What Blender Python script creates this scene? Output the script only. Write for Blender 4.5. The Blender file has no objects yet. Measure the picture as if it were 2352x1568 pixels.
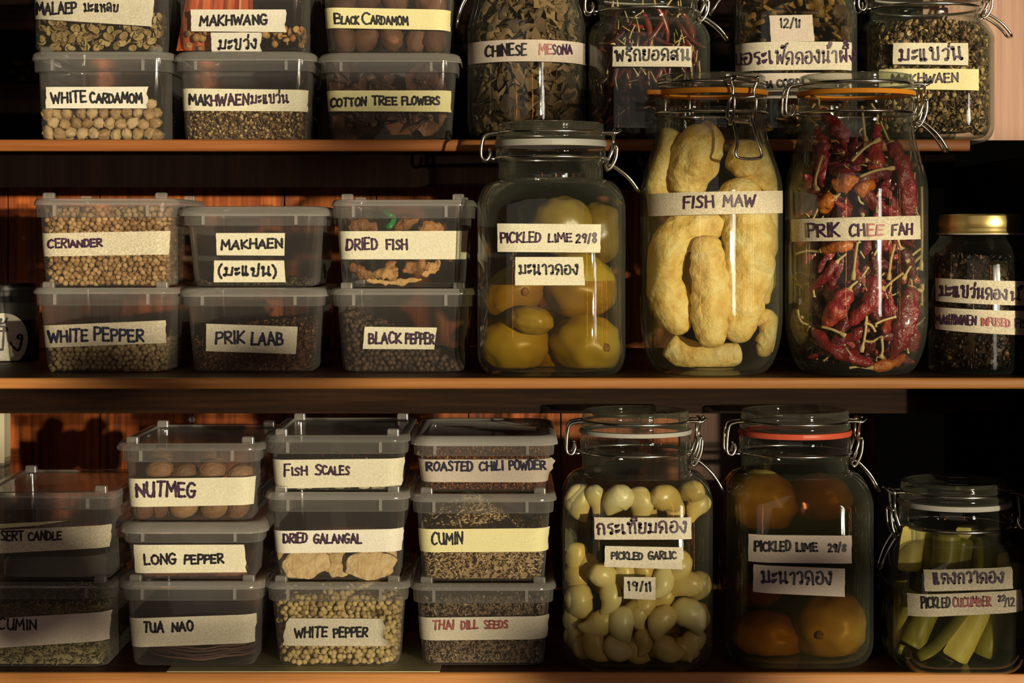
import bpy, math, random
import numpy as np
from mathutils import Vector, Matrix, Euler, noise as mnoise

# ------------------------------------------------------------------ camera, world, light, exposure
SC = bpy.context.scene
COL = SC.collection
F, PX, H = 4437.0, 1176.0, 540.0      # focal length in pixels, principal column, horizon row
D, CZ = 1.42, 1.35                    # camera distance to the plane of the box fronts (y = 0), camera height
cam_d = bpy.data.cameras.new('camera')
cam = bpy.data.objects.new('camera', cam_d)
COL.objects.link(cam)
cam.location = (0, -D, CZ)
cam.rotation_euler = (math.pi/2, 0, 0)
cam_d.sensor_width = 36.0
cam_d.lens = 36.0*F/2352.0
cam_d.shift_y = -(784.0-H)/2352.0
cam_d.clip_start = 0.05
SC.camera = cam
W = bpy.data.worlds.new('world'); SC.world = W; W.use_nodes = True
W.node_tree.nodes['Background'].inputs[0].default_value = (0.7, 0.6, 0.5, 1)
W.node_tree.nodes['Background'].inputs[1].default_value = 0.002
SUN_AZ, SUN_EL = math.radians(27.5), math.radians(0.8)
sun_d = bpy.data.lights.new('sun', 'SUN'); sun_d.energy = 4.5; sun_d.color = (1.0, 0.86, 0.56); sun_d.angle = math.radians(0.9)
sun = bpy.data.objects.new('sun', sun_d); COL.objects.link(sun)
SDIR = Vector((-math.sin(SUN_AZ)*math.cos(SUN_EL), math.cos(SUN_AZ)*math.cos(SUN_EL), -math.sin(SUN_EL)))
sun.rotation_euler = SDIR.to_track_quat('-Z', 'Y').to_euler()
def area(name, loc, target, sx, sy, power, col):
    d = bpy.data.lights.new(name, 'AREA'); d.shape = 'RECTANGLE'; d.size = sx; d.size_y = sy; d.energy = power; d.color = col
    o = bpy.data.objects.new(name, d); COL.objects.link(o); o.location = loc
    o.rotation_euler = (Vector(target)-Vector(loc)).to_track_quat('-Z', 'Y').to_euler()
    return o
area('window_light', (1.32, -1.95, 1.38), (0, 0, 1.3), 0.16, 0.55, 3.2, (1.0, 0.93, 0.84))
area('front_fill_light', (-0.9, -3.3, 2.1), (0, 0, 1.3), 3.0, 2.0, 4.8, (1.0, 0.86, 0.70))  # broad light added as soft fill from the front
for i, (az, c) in enumerate(((-20, (1, .28, .08)), (14, (1, .28, .08)), (52, (1, .30, .1)), (66, (1, .3, .1)))):
    a = math.radians(az)
    area('orange_streak_light', (2.2*math.sin(a), -2.2*math.cos(a), 1.33), (0, 0, 1.33), 0.016, 0.5, 0.42, c)  # narrow orange lights added for the streak reflections on the jars
SC.view_settings.view_transform = 'Standard'
SC.view_settings.look = 'None'
SC.view_settings.exposure = 0.1
SC.view_settings.gamma = 1.0
SC.view_settings.use_curve_mapping = False
try:
    SC.cycles.transparent_max_bounces = 40
    SC.cycles.max_bounces = 8
    SC.cycles.diffuse_bounces = 3
    SC.cycles.glossy_bounces = 3
    SC.cycles.caustics_reflective = False
    SC.cycles.caustics_refractive = False
    SC.cycles.sample_clamp_indirect = 3.0
except Exception:
    pass
random.seed(11)
PI = math.pi

# ------------------------------------------------------------------ helpers
def X(px, y): return (px-PX)*(D+y)/F
def Z(py, y): return CZ+(H-py)*(D+y)/F
def P(px, py, y): return Vector((X(px, y), y, Z(py, y)))
def SCL(y): return (D+y)/F                      # metres per pixel at depth y

def mk(name, verts, faces, mat, parent=None, loc=None, smooth=True, sharp=35, mats=None, fmat=None):
    """one mesh object; verts are world positions, stored relative to the parent's or own location"""
    me = bpy.data.meshes.new(name)
    v = np.asarray(verts, dtype=np.float64).reshape(-1, 3)
    org = Vector((0, 0, 0))
    if parent is not None:
        q = parent
        while q is not None:
            org = org+q.location; q = q.parent
    if loc is not None:
        v = v-np.array(Vector(loc))
    else:
        v = v-np.array(org)
    me.from_pydata(v.tolist(), [], faces)
    for m in (mats or [mat]): me.materials.append(m)
    if fmat is not None: me.polygons.foreach_set('material_index', fmat)
    if smooth:
        me.polygons.foreach_set('use_smooth', [True]*len(me.polygons))
        if sharp: me.set_sharp_from_angle(angle=math.radians(sharp))
    me.update()
    o = bpy.data.objects.new(name, me); COL.objects.link(o)
    if parent is not None:
        o.parent = parent
        if loc is not None: o.location = Vector(loc)-org
    elif loc is not None: o.location = loc
    return o

def tag(o, label=None, cat=None, group=None, kind=None):
    if label: o['label'] = label
    if cat: o['category'] = cat
    if group: o['group'] = group
    if kind: o['kind'] = kind
    return o

def thing(name, loc, label, cat, group=None):
    o = bpy.data.objects.new(name, None); COL.objects.link(o); o.location = loc
    o.empty_display_size = 0.01
    return tag(o, label, cat, group)

def box_vf(x0, x1, y0, y1, z0, z1):
    v = [(x, y, z) for z in (z0, z1) for y in (y0, y1) for x in (x0, x1)]
    f = [(0, 2, 3, 1), (4, 5, 7, 6), (0, 1, 5, 4), (2, 6, 7, 3), (0, 4, 6, 2), (1, 3, 7, 5)]
    return v, f

def join(parts):
    V, Fc = [], []
    for v, f in parts:
        n = len(V); V.extend([tuple(p) for p in v]); Fc.extend([tuple(i+n for i in q) for q in f])
    return V, Fc

def ring(cx, cy, z, hw, hd, r, n):
    r = min(r, hw, hd)
    out = []
    for k, (sx, sy) in enumerate(((1, -1), (1, 1), (-1, 1), (-1, -1))):
        a0 = -PI/2+k*PI/2
        for i in range(n+1):
            a = a0+i*PI/2/n
            out.append((cx+sx*(hw-r)+r*math.cos(a), cy+sy*(hd-r)+r*math.sin(a), z))
    return out

def loft(cx, cy, prof, n=6, cap0=False, cap1=False):
    V, Fc = [], []
    K = 4*(n+1)
    for (z, hw, hd, r) in prof: V += ring(cx, cy, z, hw, hd, r, n)
    for j in range(len(prof)-1):
        for i in range(K):
            a, b = j*K+i, j*K+(i+1) % K
            Fc.append((a, b, b+K, a+K))
    if cap0: Fc.append(tuple(range(K-1, -1, -1)))
    if cap1: Fc.append(tuple((len(prof)-1)*K+i for i in range(K)))
    return V, Fc

def catmull(pts, m=6, closed=False):
    p = [np.array(q, float) for q in pts]
    n = len(p); out = []
    if n < 3: 
        return [p[0]+(p[-1]-p[0])*t/m for t in range(m+1)]
    rng = range(n if closed else n-1)
    for i in rng:
        if closed: a, b, c, d = p[i-1], p[i], p[(i+1) % n], p[(i+2) % n]
        else: a, b, c, d = p[max(i-1, 0)], p[i], p[i+1], p[min(i+2, n-1)]
        for k in range(m):
            t = k/m
            out.append(0.5*((2*b)+(c-a)*t+(2*a-5*b+4*c-d)*t*t+(3*b-a-3*c+d)*t**3))
    if not closed: out.append(p[-1])
    return out

def sweep(path, radii, K=10, closed=False, caps=True, rough=0.0, nscale=60.0, flat=1.0, seed=0.0):
    """tube along a path; radii per point; rough = relative noise displacement; flat squashes one axis"""
    path = [Vector(q) for q in path]; n = len(path)
    if not hasattr(radii, '__len__'): radii = [radii]*n
    V, Fc = [], []
    t0 = (path[1]-path[0]).normalized()
    up = Vector((0, -1, 0)) if abs(t0.y) < .9 else Vector((0, 0, 1))
    u = (up-t0*up.dot(t0)).normalized()
    for i in range(n):
        if closed: t = (path[(i+1) % n]-path[i-1]).normalized()
        else: t = (path[min(i+1, n-1)]-path[max(i-1, 0)]).normalized()
        u = (u-t*u.dot(t)).normalized(); w = t.cross(u)
        for k in range(K):
            a = 2*PI*k/K
            d = u*math.cos(a)*flat+w*math.sin(a)
            r = radii[i]
            if rough:
                q = (path[i]+d*r)*nscale+Vector((seed, seed*1.7, seed*.3))
                r *= 1+rough*(mnoise.noise(q)+.5*mnoise.noise(q*2.3))
            V.append(path[i]+d*r)
    m = n if closed else n-1
    for i in range(m):
        for k in range(K):
            a, b = i*K+k, i*K+(k+1) % K
            c, d = ((i+1) % n)*K+(k+1) % K, ((i+1) % n)*K+k
            Fc.append((a, b, c, d))
    if caps and not closed:
        Fc.append(tuple(range(K-1, -1, -1))); Fc.append(tuple((n-1)*K+k for k in range(K)))
    return V, Fc

def round_ends(radii, frac=.16):
    n = len(radii); out = []
    for i, r in enumerate(radii):
        s = min(i, n-1-i)/(n-1)/frac
        out.append(r*(math.sqrt(max(1-(1-s)**2, 0.004)) if s < 1 else 1))
    return out

def lump(path, radii, K=20, m=8, rough=.18, nscale=70, flat=1.0, seed=0.0, frac=.16):
    pts = [list(p)+[r] for p, r in zip(path, radii)]
    c = catmull(pts, m)
    c = np.array(c)
    # densify the two ends so they round off
    return sweep([q[:3] for q in c], round_ends([q[3] for q in c], frac), K, False, True, rough, nscale, flat, seed)

def ico(sub=1):
    import bmesh
    bm = bmesh.new(); bmesh.ops.create_icosphere(bm, subdivisions=sub, radius=1.0)
    v = np.array([q.co[:] for q in bm.verts]); f = np.array([[q.index for q in p.verts] for p in bm.faces]); bm.free()
    return v, f
ICO1, ICO2, ICO3 = ico(1), ico(2), ico(3)

def scatter(name, items, mat, parent=None, extra=None, sharp=None, smooth=True):
    """items: list of (verts (n,3), faces (m,k)) arrays all with the same k -> one mesh"""
    loops, totals, vs = [], [], []
    off = 0
    for v, f in items:
        vs.append(v); loops.append((f+off).ravel()); totals.append(np.full(len(f), f.shape[1])); off += len(v)
    if extra is not None:
        v, f = extra
        vs.append(np.array([tuple(q) for q in v])); 
        for q in f:
            loops.append(np.array(q)+off); totals.append(np.array([len(q)]))
        off += len(v)
    v = np.concatenate(vs); l = np.concatenate(loops); t = np.concatenate(totals)
    me = bpy.data.meshes.new(name)
    me.vertices.add(len(v)); me.vertices.foreach_set('co', v.astype(np.float32).ravel())
    me.loops.add(len(l)); me.loops.foreach_set('vertex_index', l.astype(np.int32))
    st = np.concatenate([[0], np.cumsum(t)[:-1]])
    me.polygons.add(len(t)); me.polygons.foreach_set('loop_start', st.astype(np.int32))
    try: me.polygons.foreach_set('loop_total', t.astype(np.int32))
    except Exception: pass
    me.update(calc_edges=True); me.validate()
    if smooth: me.polygons.foreach_set('use_smooth', [True]*len(me.polygons))
    if sharp: me.set_sharp_from_angle(angle=math.radians(sharp))
    me.materials.append(mat)
    o = bpy.data.objects.new(name, me); COL.objects.link(o)
    if parent: o.parent = parent
    return o

def rmat(rx=None):
    return np.array(Euler((random.uniform(0, 6.28), random.uniform(0, 6.28), random.uniform(0, 6.28))).to_matrix())

# ------------------------------------------------------------------ materials
def base_mat(name):
    m = bpy.data.materials.new(name); m.use_nodes = True
    nt = m.node_tree; nt.nodes.clear()
    out = nt.nodes.new('ShaderNodeOutputMaterial')
    return m, nt, out
def N(nt, t, **kw):
    n = nt.nodes.new('ShaderNode'+t)
    for k, v in kw.items():
        if k.startswith('i_'): n.inputs[int(k[2:]) if k[2:].isdigit() else k[2:].replace('_', ' ')].default_value = v
        else: setattr(n, k, v)
    return n
def c4(c): return (c[0], c[1], c[2], 1)
def ramp(nt, fac, stops):
    r = nt.nodes.new('ShaderNodeValToRGB')
    e = r.color_ramp.elements
    while len(e) < len(stops): e.new(0.5)
    for el, (p, c) in zip(e, stops): el.position = p; el.color = c4(c)
    nt.links.new(fac, r.inputs[0]); return r.outputs[0]
def noise_fac(nt, scale, detail=4, stretch=(1, 1, 1), coord='Object', rough=.55):
    tc = nt.nodes.new('ShaderNodeTexCoord'); mp = nt.nodes.new('ShaderNodeMapping')
    mp.inputs['Scale'].default_value = stretch
    nt.links.new(tc.outputs[coord], mp.inputs[0])
    n = nt.nodes.new('ShaderNodeTexNoise'); n.inputs['Scale'].default_value = scale; n.inputs['Detail'].default_value = detail
    n.inputs['Roughness'].default_value = rough
    nt.links.new(mp.outputs[0], n.inputs['Vector']); return n.outputs[0]
def solid(name, stops, rough=.5, metal=0.0, src='noise', scale=200, stretch=(1, 1, 1), bump=0.0, bscale=None, spec=.4, sss=0.0, trans=None, detail=4, bdist=.0006, coat=0):
    """opaque material. src: 'noise' | 'island' | 'object' picks what drives the colour ramp"""
    m, nt, out = base_mat(name)
    b = N(nt, 'BsdfPrincipled'); b.inputs['Roughness'].default_value = rough; b.inputs['Metallic'].default_value = metal
    b.inputs['Specular IOR Level'].default_value = spec
    if coat: b.inputs['Coat Weight'].default_value = coat; b.inputs['Coat Roughness'].default_value = .12
    if src == 'island':
        g = N(nt, 'NewGeometry'); fac = g.outputs['Random Per Island']
    elif src == 'object':
        g = N(nt, 'ObjectInfo'); nf = noise_fac(nt, scale, detail, stretch)
        a = N(nt, 'Math', operation='MULTIPLY_ADD'); nt.links.new(nf, a.inputs[0]); a.inputs[1].default_value = .6; 
        s = N(nt, 'Math', operation='MULTIPLY_ADD'); nt.links.new(g.outputs['Random'], s.inputs[0]); s.inputs[1].default_value = .7; s.inputs[2].default_value = -.17
        nt.links.new(s.outputs[0], a.inputs[2]); fac = a.outputs[0]
    else: fac = noise_fac(nt, scale, detail, stretch)
    if len(stops) == 1: b.inputs['Base Color'].default_value = c4(stops[0][1])
    else: nt.links.new(ramp(nt, fac, stops), b.inputs['Base Color'])
    if bump:
        bp = N(nt, 'Bump'); bp.inputs['Strength'].default_value = bump; bp.inputs['Distance'].default_value = bdist
        nt.links.new(noise_fac(nt, bscale or scale, 5, stretch), bp.inputs['Height']); nt.links.new(bp.outputs[0], b.inputs['Normal'])
    sh = b.outputs[0]
    if trans:
        t = N(nt, 'BsdfTranslucent'); t.inputs[0].default_value = c4(trans[1]); mx = N(nt, 'MixShader'); mx.inputs[0].default_value = trans[0]
        nt.links.new(sh, mx.inputs[1]); nt.links.new(t.outputs[0], mx.inputs[2]); sh = mx.outputs[0]
    nt.links.new(sh, out.inputs[0]); return m
def facing_pow(nt, p, mul, add):
    lw = N(nt, 'LayerWeight'); lw.inputs[0].default_value = .5
    a = N(nt, 'Math', operation='POWER'); nt.links.new(lw.outputs['Facing'], a.inputs[0]); a.inputs[1].default_value = p
    b = N(nt, 'Math', operation='MULTIPLY_ADD'); nt.links.new(a.outputs[0], b.inputs[0]); b.inputs[1].default_value = mul; b.inputs[2].default_value = add
    b.use_clamp = True
    return b.outputs[0]
def clear(name, tint, edge, milk=0.0, milk_edge=0.0, milk_col=(.8, .8, .8), rough=.03, f0=.04, f1=.75, bump=0, bscale=80, epow=3.0):
    """thin clear wall: transparent, a milky share that scatters, and a gloss that grows towards grazing view"""
    m, nt, out = base_mat(name)
    tr = N(nt, 'BsdfTransparent')
    mc = N(nt, 'MixRGB'); mc.inputs[1].default_value = c4(tint); mc.inputs[2].default_value = c4(edge)
    nt.links.new(facing_pow(nt, epow, 1, 0), mc.inputs[0]); nt.links.new(mc.outputs[0], tr.inputs[0])
    sh = tr.outputs[0]
    if milk or milk_edge:
        df = N(nt, 'BsdfDiffuse'); df.inputs[0].default_value = c4(milk_col)
        tl = N(nt, 'BsdfTranslucent'); tl.inputs[0].default_value = c4(milk_col)
        ms = N(nt, 'MixShader'); ms.inputs[0].default_value = .4
        nt.links.new(df.outputs[0], ms.inputs[1]); nt.links.new(tl.outputs[0], ms.inputs[2])
        mm = N(nt, 'MixShader'); nt.links.new(facing_pow(nt, 2.0, milk_edge, milk), mm.inputs[0])
        nt.links.new(sh, mm.inputs[1]); nt.links.new(ms.outputs[0], mm.inputs[2]); sh = mm.outputs[0]
    gl = N(nt, 'BsdfGlossy'); gl.inputs['Roughness'].default_value = rough
    if bump:
        bp = N(nt, 'Bump'); bp.inputs['Strength'].default_value = bump; bp.inputs['Distance'].default_value = .001
        nt.links.new(noise_fac(nt, bscale, 3), bp.inputs['Height']); nt.links.new(bp.outputs[0], gl.inputs['Normal'])
    mg = N(nt, 'MixShader'); nt.links.new(facing_pow(nt, 4.0, f1, f0), mg.inputs[0])
    nt.links.new(sh, mg.inputs[1]); nt.links.new(gl.outputs[0], mg.inputs[2])
    nt.links.new(mg.outputs[0], out.inputs[0]); return m
def brine_mat(name, col, dens, haze=0.0):
    m, nt, out = base_mat(name)
    tr = N(nt, 'BsdfTransparent'); tr.inputs[0].default_value = c4((.93, .92, .88))
    sh = tr.outputs[0]
    if haze:
        df = N(nt, 'BsdfDiffuse'); df.inputs[0].default_value = c4(col); mm = N(nt, 'MixShader'); mm.inputs[0].default_value = haze
        nt.links.new(sh, mm.inputs[1]); nt.links.new(df.outputs[0], mm.inputs[2]); sh = mm.outputs[0]
    gl = N(nt, 'BsdfGlossy'); gl.inputs['Roughness'].default_value = .05
    mg = N(nt, 'MixShader'); mg.inputs[0].default_value = .015
    nt.links.new(sh, mg.inputs[1]); nt.links.new(gl.outputs[0], mg.inputs[2])
    nt.links.new(mg.outputs[0], out.inputs['Surface'])
    va = N(nt, 'VolumeAbsorption'); va.inputs[0].default_value = c4(col); va.inputs[1].default_value = dens
    nt.links.new(va.outputs[0], out.inputs['Volume'])
    return m

GLASS = clear('jar_glass', (.97, .985, .965), (.55, .60, .54), milk=.008, milk_edge=.12, milk_col=(.62, .64, .56), rough=.035, f0=.045, f1=.7, bump=.12, bscale=40)
LIDGLASS = clear('jar_lid_glass', (.93, .95, .92), (.42, .48, .42), milk=.045, milk_edge=.24, milk_col=(.66, .66, .52), rough=.05, f0=.06, f1=.75, bump=.1, bscale=60, epow=2)
PLAST = clear('polypropylene_wall', (.88, .875, .87), (.30, .30, .30), milk=.05, milk_edge=.32, milk_col=(.72, .68, .66), rough=.11, f0=.085, f1=.5, bump=.12, bscale=60, epow=1.6)
PLASTB = clear('polypropylene_band', (.94, .94, .95), (.7, .7, .74), milk=.11, milk_edge=.32, milk_col=(.72, .68, .66), rough=.11, f0=.085, f1=.5)
PLASTL = clear('polypropylene_lid', (.9, .9, .92), (.6, .6, .64), milk=.33, milk_edge=.3, milk_col=(.70, .67, .64), rough=.12, f0=.085, f1=.5)
PLASTW = clear('polypropylene_lid_milky', (.8, .8, .8), (.5, .5, .5), milk=.55, milk_edge=.3, milk_col=(.72, .70, .68), rough=.12, f0=.12, f1=.5)
PLASTD = clear('polypropylene_lid_clear', (.94, .94, .95), (.6, .6, .64), milk=.18, milk_edge=.3, milk_col=(.70, .67, .64), rough=.14, f0=.06, f1=.5)
STEEL = solid('steel_wire', [(0, (.72, .69, .64))], rough=.22, metal=1.0)
GOLD = solid('gold_lacquer_lid', [(.3, (.72, .55, .2)), (.7, (.8, .64, .27))], rough=.3, metal=.9, scale=60)
SEALW = solid('white_rubber', [(0, (.62, .6, .56)), (1, (.7, .69, .66))], rough=.45, scale=50, trans=(.4, (.6, .58, .55)))
SEALO = solid('orange_rubber', [(0, (.85, .30, .02)), (1, (.9, .36, .03))], rough=.4, scale=50, trans=(.3, (.9, .35, .03)))
SEALR = solid('red_rubber', [(0, (.72, .10, .055)), (1, (.8, .15, .08))], rough=.4, scale=50, trans=(.3, (.8, .15, .08)))
def tape_mat(name, a, b):
    return solid(name, [(.30, a), (.5, tuple(.5*(x+y) for x, y in zip(a, b))), (.62, b)], rough=.75, scale=900, detail=6, bump=.25, bscale=1500, spec=.2, trans=(.12, b), bdist=.0002)
TAPE = {'cream': tape_mat('masking_tape_cream', (.60, .56, .43), (.76, .72, .58)),
        'grey': tape_mat('masking_tape_grey', (.50, .45, .36), (.68, .63, .52)),
        'yellow': tape_mat('masking_tape_yellow', (.68, .63, .34), (.78, .73, .43)),
        'white': tape_mat('masking_tape_white', (.66, .62, .54), (.80, .77, .70)),
        'pink': tape_mat('masking_tape_pink', (.50, .42, .37), (.62, .54, .48)),
        'fleck': tape_mat('masking_tape_flecked', (.44, .38, .29), (.72, .66, .52))}
INK = {'k': solid('ink_black', [(0, (.012, .010, .016))], rough=.5),
       'p': solid('ink_purple', [(.35, (.020, .009, .026)), (.65, (.06, .02, .058))], rough=.5, scale=300),
       'r': solid('ink_faded_red', [(.3, (.20, .035, .04)), (.7, (.38, .11, .10))], rough=.5, scale=300),
       'b': solid('ink_blue_black', [(0, (.018, .016, .045))], rough=.5)}

def wood(name, dark, mid, light, stretch, rough=.4, scale=1.0, bump=.15, spec=.3):
    m, nt, out = base_mat(name)
    b = N(nt, 'BsdfPrincipled'); b.inputs['Roughness'].default_value = rough; b.inputs['Specular IOR Level'].default_value = spec
    n1 = noise_fac(nt, scale, 8, stretch, rough=.62)
    n2 = noise_fac(nt, scale*4, 4, stretch)
    mx = N(nt, 'Math', operation='MULTIPLY_ADD'); nt.links.new(n2, mx.inputs[0]); mx.inputs[1].default_value = .35
    sb = N(nt, 'Math', operation='MULTIPLY_ADD'); nt.links.new(n1, sb.inputs[0]); sb.inputs[1].default_value = .9; sb.inputs[2].default_value = -.12
    nt.links.new(sb.outputs[0], mx.inputs[2])
    nt.links.new(ramp(nt, mx.outputs[0], [(.25, dark), (.48, mid), (.72, light)]), b.inputs['Base Color'])
    if bump:
        bp = N(nt, 'Bump'); bp.inputs['Strength'].default_value = bump; bp.inputs['Distance'].default_value = .001
        nt.links.new(mx.outputs[0], bp.inputs['Height']); nt.links.new(bp.outputs[0], b.inputs['Normal'])
    nt.links.new(b.outputs[0], out.inputs[0]); return m
W_SHELF = wood('shelf_wood', (.02, .007, .003), (.06, .02, .007), (.11, .04, .014), (3, 40, 90), .55)
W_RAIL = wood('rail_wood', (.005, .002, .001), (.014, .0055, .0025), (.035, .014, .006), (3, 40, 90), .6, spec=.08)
W_DARKSHADE = wood('dark_shaded_wood', (.002, .0008, .0006), (.004, .0014, .001), (.007, .0025, .0016), (60, 60, 2), .8, spec=.05)  # near-black colour carries the shade of upper back wall and side wall
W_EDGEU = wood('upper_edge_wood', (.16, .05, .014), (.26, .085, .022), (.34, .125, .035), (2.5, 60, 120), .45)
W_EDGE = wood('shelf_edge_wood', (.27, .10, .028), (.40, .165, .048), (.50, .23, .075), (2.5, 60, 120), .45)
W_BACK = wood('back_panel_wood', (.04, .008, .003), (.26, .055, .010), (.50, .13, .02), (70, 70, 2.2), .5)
W_PINK = wood('pale_panel_wood', (.20, .095, .07), (.36, .20, .15), (.46, .28, .215), (60, 60, 1.4), .55)
W_REDDIM = wood('dim_reddish_panel_wood', (.035, .013, .009), (.07, .028, .02), (.13, .058, .042), (60, 60, 2), .5)  # reddish back planks, darkened to hold the weak light on that stretch
CREAM = solid('cream_paint', [(.3, (.52, .46, .33)), (.7, (.58, .52, .39))], rough=.6, scale=15)

# ------------------------------------------------------------------ the setting
def struct(name, parts, mat, label=None):
    v, f = join(parts)
    o = mk(name, v, f, mat, smooth=False)
    o['kind'] = 'structure'
    return o
YM, YU, YL = -.05, .05, -.012             # front edges of the middle, upper and lower shelf
YW = .32                                   # back wall
ZM1, ZM0 = Z(868, YM), Z(893, YM)
ZU1, ZU0 = Z(320, YU), Z(347, YU)
ZL1 = Z(1545, YL); ZL0 = ZL1-.026
XR_U = X(2228, YU)
def shelf(name, x0, x1, y0, z0, z1, label, edge_mat):
    r = .0018
    # board with a softly rounded nose; the nose strip is a part
    o = thing(name, ((x0+x1)/2, y0, z0), label, 'shelf')
    v, f = box_vf(x0, x1, y0+.004, YW, z0, z1)
    mk('board', v, f, W_SHELF, o, smooth=False)
    pts = [(y0+.004, z0), (y0+r, z0), (y0+.3*r, z0+.3*r), (y0, z0+r), (y0, z1-r), (y0+.3*r, z1-.3*r), (y0+r, z1), (y0+.004, z1)]
    V = [(x, y, z) for x in (x0, x1) for (y, z) in pts]; n = len(pts)
    Fc = [(i, i+n, i+n+1, i+1) for i in range(n-1)]+[tuple(range(n)), tuple(range(2*n-1, n-1, -1))]
    mk('front_edge', V, Fc, edge_mat, o, smooth=True, sharp=50)
    return o
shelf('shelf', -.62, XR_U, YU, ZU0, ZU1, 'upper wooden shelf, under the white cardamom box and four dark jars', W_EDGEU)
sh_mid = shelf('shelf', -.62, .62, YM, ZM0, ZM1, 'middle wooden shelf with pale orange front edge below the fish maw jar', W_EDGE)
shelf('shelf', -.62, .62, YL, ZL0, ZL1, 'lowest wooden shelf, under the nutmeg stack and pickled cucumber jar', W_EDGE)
# rails under the shelves
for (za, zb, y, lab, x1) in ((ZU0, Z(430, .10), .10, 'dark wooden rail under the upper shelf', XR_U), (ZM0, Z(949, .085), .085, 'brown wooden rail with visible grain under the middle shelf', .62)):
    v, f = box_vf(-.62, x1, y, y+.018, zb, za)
    tag(mk('shelf_rail', v, f, W_DARKSHADE if za == ZU0 else W_RAIL, loc=((x1-.62)/2, y, za), smooth=False), lab, 'rail')
# back wall of planks: the pattern stays in one mesh
zb0, zb1 = ZL1, ZU1+.30
xs = -.62; parts = []
xe = X(1560, YW)
while xs < xe-.002:
    w = min(.083, xe-xs)
    parts.append(box_vf(xs+.0006, xs+w-.0006, YW, YW+.012, zb0, ZU0-.0005))
    xs += w
struct('wall_back', parts, W_BACK)
xs = xe+.0004; xe2 = X(2017, YW)
parts = []
while xs < xe2-.002:
    w = min(.083, xe2-xs); parts.append(box_vf(xs+.0006, xs+w-.0006, YW, YW+.012, zb0, ZU0-.0005)); xs += w
struct('wall_back', parts, W_REDDIM)
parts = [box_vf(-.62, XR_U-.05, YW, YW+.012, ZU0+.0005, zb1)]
struct('wall_back', parts, W_DARKSHADE)  # unlit upper bay: its shade is put into the wood colour
struct('trim_1', [box_vf(-.62, X(17, .2), .19, .21, ZL1, Z(949, .085)-.001)], CREAM)
yp = .17
struct('wall_right', [box_vf(X(2120, yp), X(2460, yp), yp, yp+.016, Z(322, yp), Z(-120, yp))], W_PINK)

# ------------------------------------------------------------------ containers and what sits on their surface
class Cont:
    def __init__(s, cx, cy, prof):
        s.cx, s.cy, s.prof = cx, cy, sorted(prof)
        s.zs = [p[0] for p in s.prof]
    def at(s, z):
        zs = s.zs
        return tuple(float(np.interp(z, zs, [p[i] for p in s.prof])) for i in (1, 2, 3))
    def pt(s, u, z, off=0.0):
        hw, hd, r = s.at(z); r = min(r, hw, hd); fl = hw-r; a = abs(u); sg = 1 if u >= 0 else -1
        if a <= fl: x, y, nx, ny = a, -hd, 0, -1
        elif a <= fl+r*PI/2 and r > 0:
            th = (a-fl)/r; x, y, nx, ny = fl+r*math.sin(th), -hd+r-r*math.cos(th), math.sin(th), -math.cos(th)
        else: x, y, nx, ny = hw, -hd+r+(a-fl-r*PI/2), 1, 0
        return Vector((s.cx+sg*(x+nx*off), s.cy+y+ny*off, z))
    def pix(s, px, py):
        Y = s.cy-s.at(Z(py, s.cy))[1]
        for _ in range(7):
            z = Z(py, Y); dx = X(px, Y)-s.cx
            hw, hd, r = s.at(z); r = min(r, hw, hd); fl = hw-r; a = abs(dx)
            if a <= fl: u = a
            else:
                t = (a-fl)/r
                u = fl+r*(math.asin(t) if t < .96 else math.asin(.96)+(t-.96)*2.2)
            u = u if dx >= 0 else -u
            Y = s.cy+0.0 if False else s.pt(u, z).y
        return u, z

GLY = {}
def G(ch, adv, spec): 
    st = []
    for s in spec.split('|'):
        st.append((s[0] == 'L', [tuple(float(v)/100 for v in q.split(',')) for q in s[1:].split()]))
    GLY[ch] = (adv/100, st)
G('A', 66, 'L0,0 32,100 64,0|L12,35 53,35'); G('B', 56, 'L2,0 2,100|S2,100 40,92 38,60 4,52|S4,52 50,45 48,8 2,0')
G('C', 58, 'S55,85 30,100 5,72 3,30 25,0 56,12'); G('D', 58, 'L2,0 2,100|S2,100 40,90 55,50 40,10 2,0')
G('E', 52, 'L49,98 2,100 2,0 50,2|L2,52 42,52'); G('F', 52, 'L50,100 2,98 2,0|L2,52 40,52')
G('G', 62, 'S55,85 30,100 5,72 3,30 25,0 52,8 58,42|L32,42 62,42'); G('H', 60, 'L2,0 4,100|L58,0 56,100|L2,50 58,52')
G('I', 12, 'L6,0 6,100'); G('J', 50, 'S45,100 46,25 25,0 3,20'); G('K', 56, 'L2,0 3,100|L52,98 4,45 56,0'); G('L', 48, 'L4,100 2,0 48,3')
G('M', 76, 'L2,0 8,100 38,35 66,100 74,0'); G('N', 60, 'L2,0 4,98 56,3 58,100'); G('O', 64, 'S32,100 5,75 6,25 32,0 58,25 59,75 32,100 20,94')
G('P', 52, 'L2,0 3,100|S3,98 48,94 46,55 4,46'); G('Q', 64, 'S32,100 5,75 6,25 32,0 58,25 59,75 32,100|L38,25 62,-8')
G('R', 56, 'L2,0 3,100|S3,98 48,94 44,58 4,48|L14,48 56,0'); G('S', 52, 'S48,86 26,100 6,80 22,56 44,36 38,6 4,8')
G('T', 58, 'L0,98 58,100|L29,98 28,0'); G('U', 60, 'S3,100 4,30 28,0 52,25 56,100|L56,100 57,0'); G('V', 60, 'L2,100 30,0 58,100')
G('W', 84, 'L0,100 20,0 42,75 62,0 84,100'); G('X', 58, 'L2,0 56,100|L2,100 56,0'); G('Y', 58, 'L2,100 28,50|L56,100 20,0'); G('Z', 56, 'L3,98 52,100 4,0 54,2')
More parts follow.
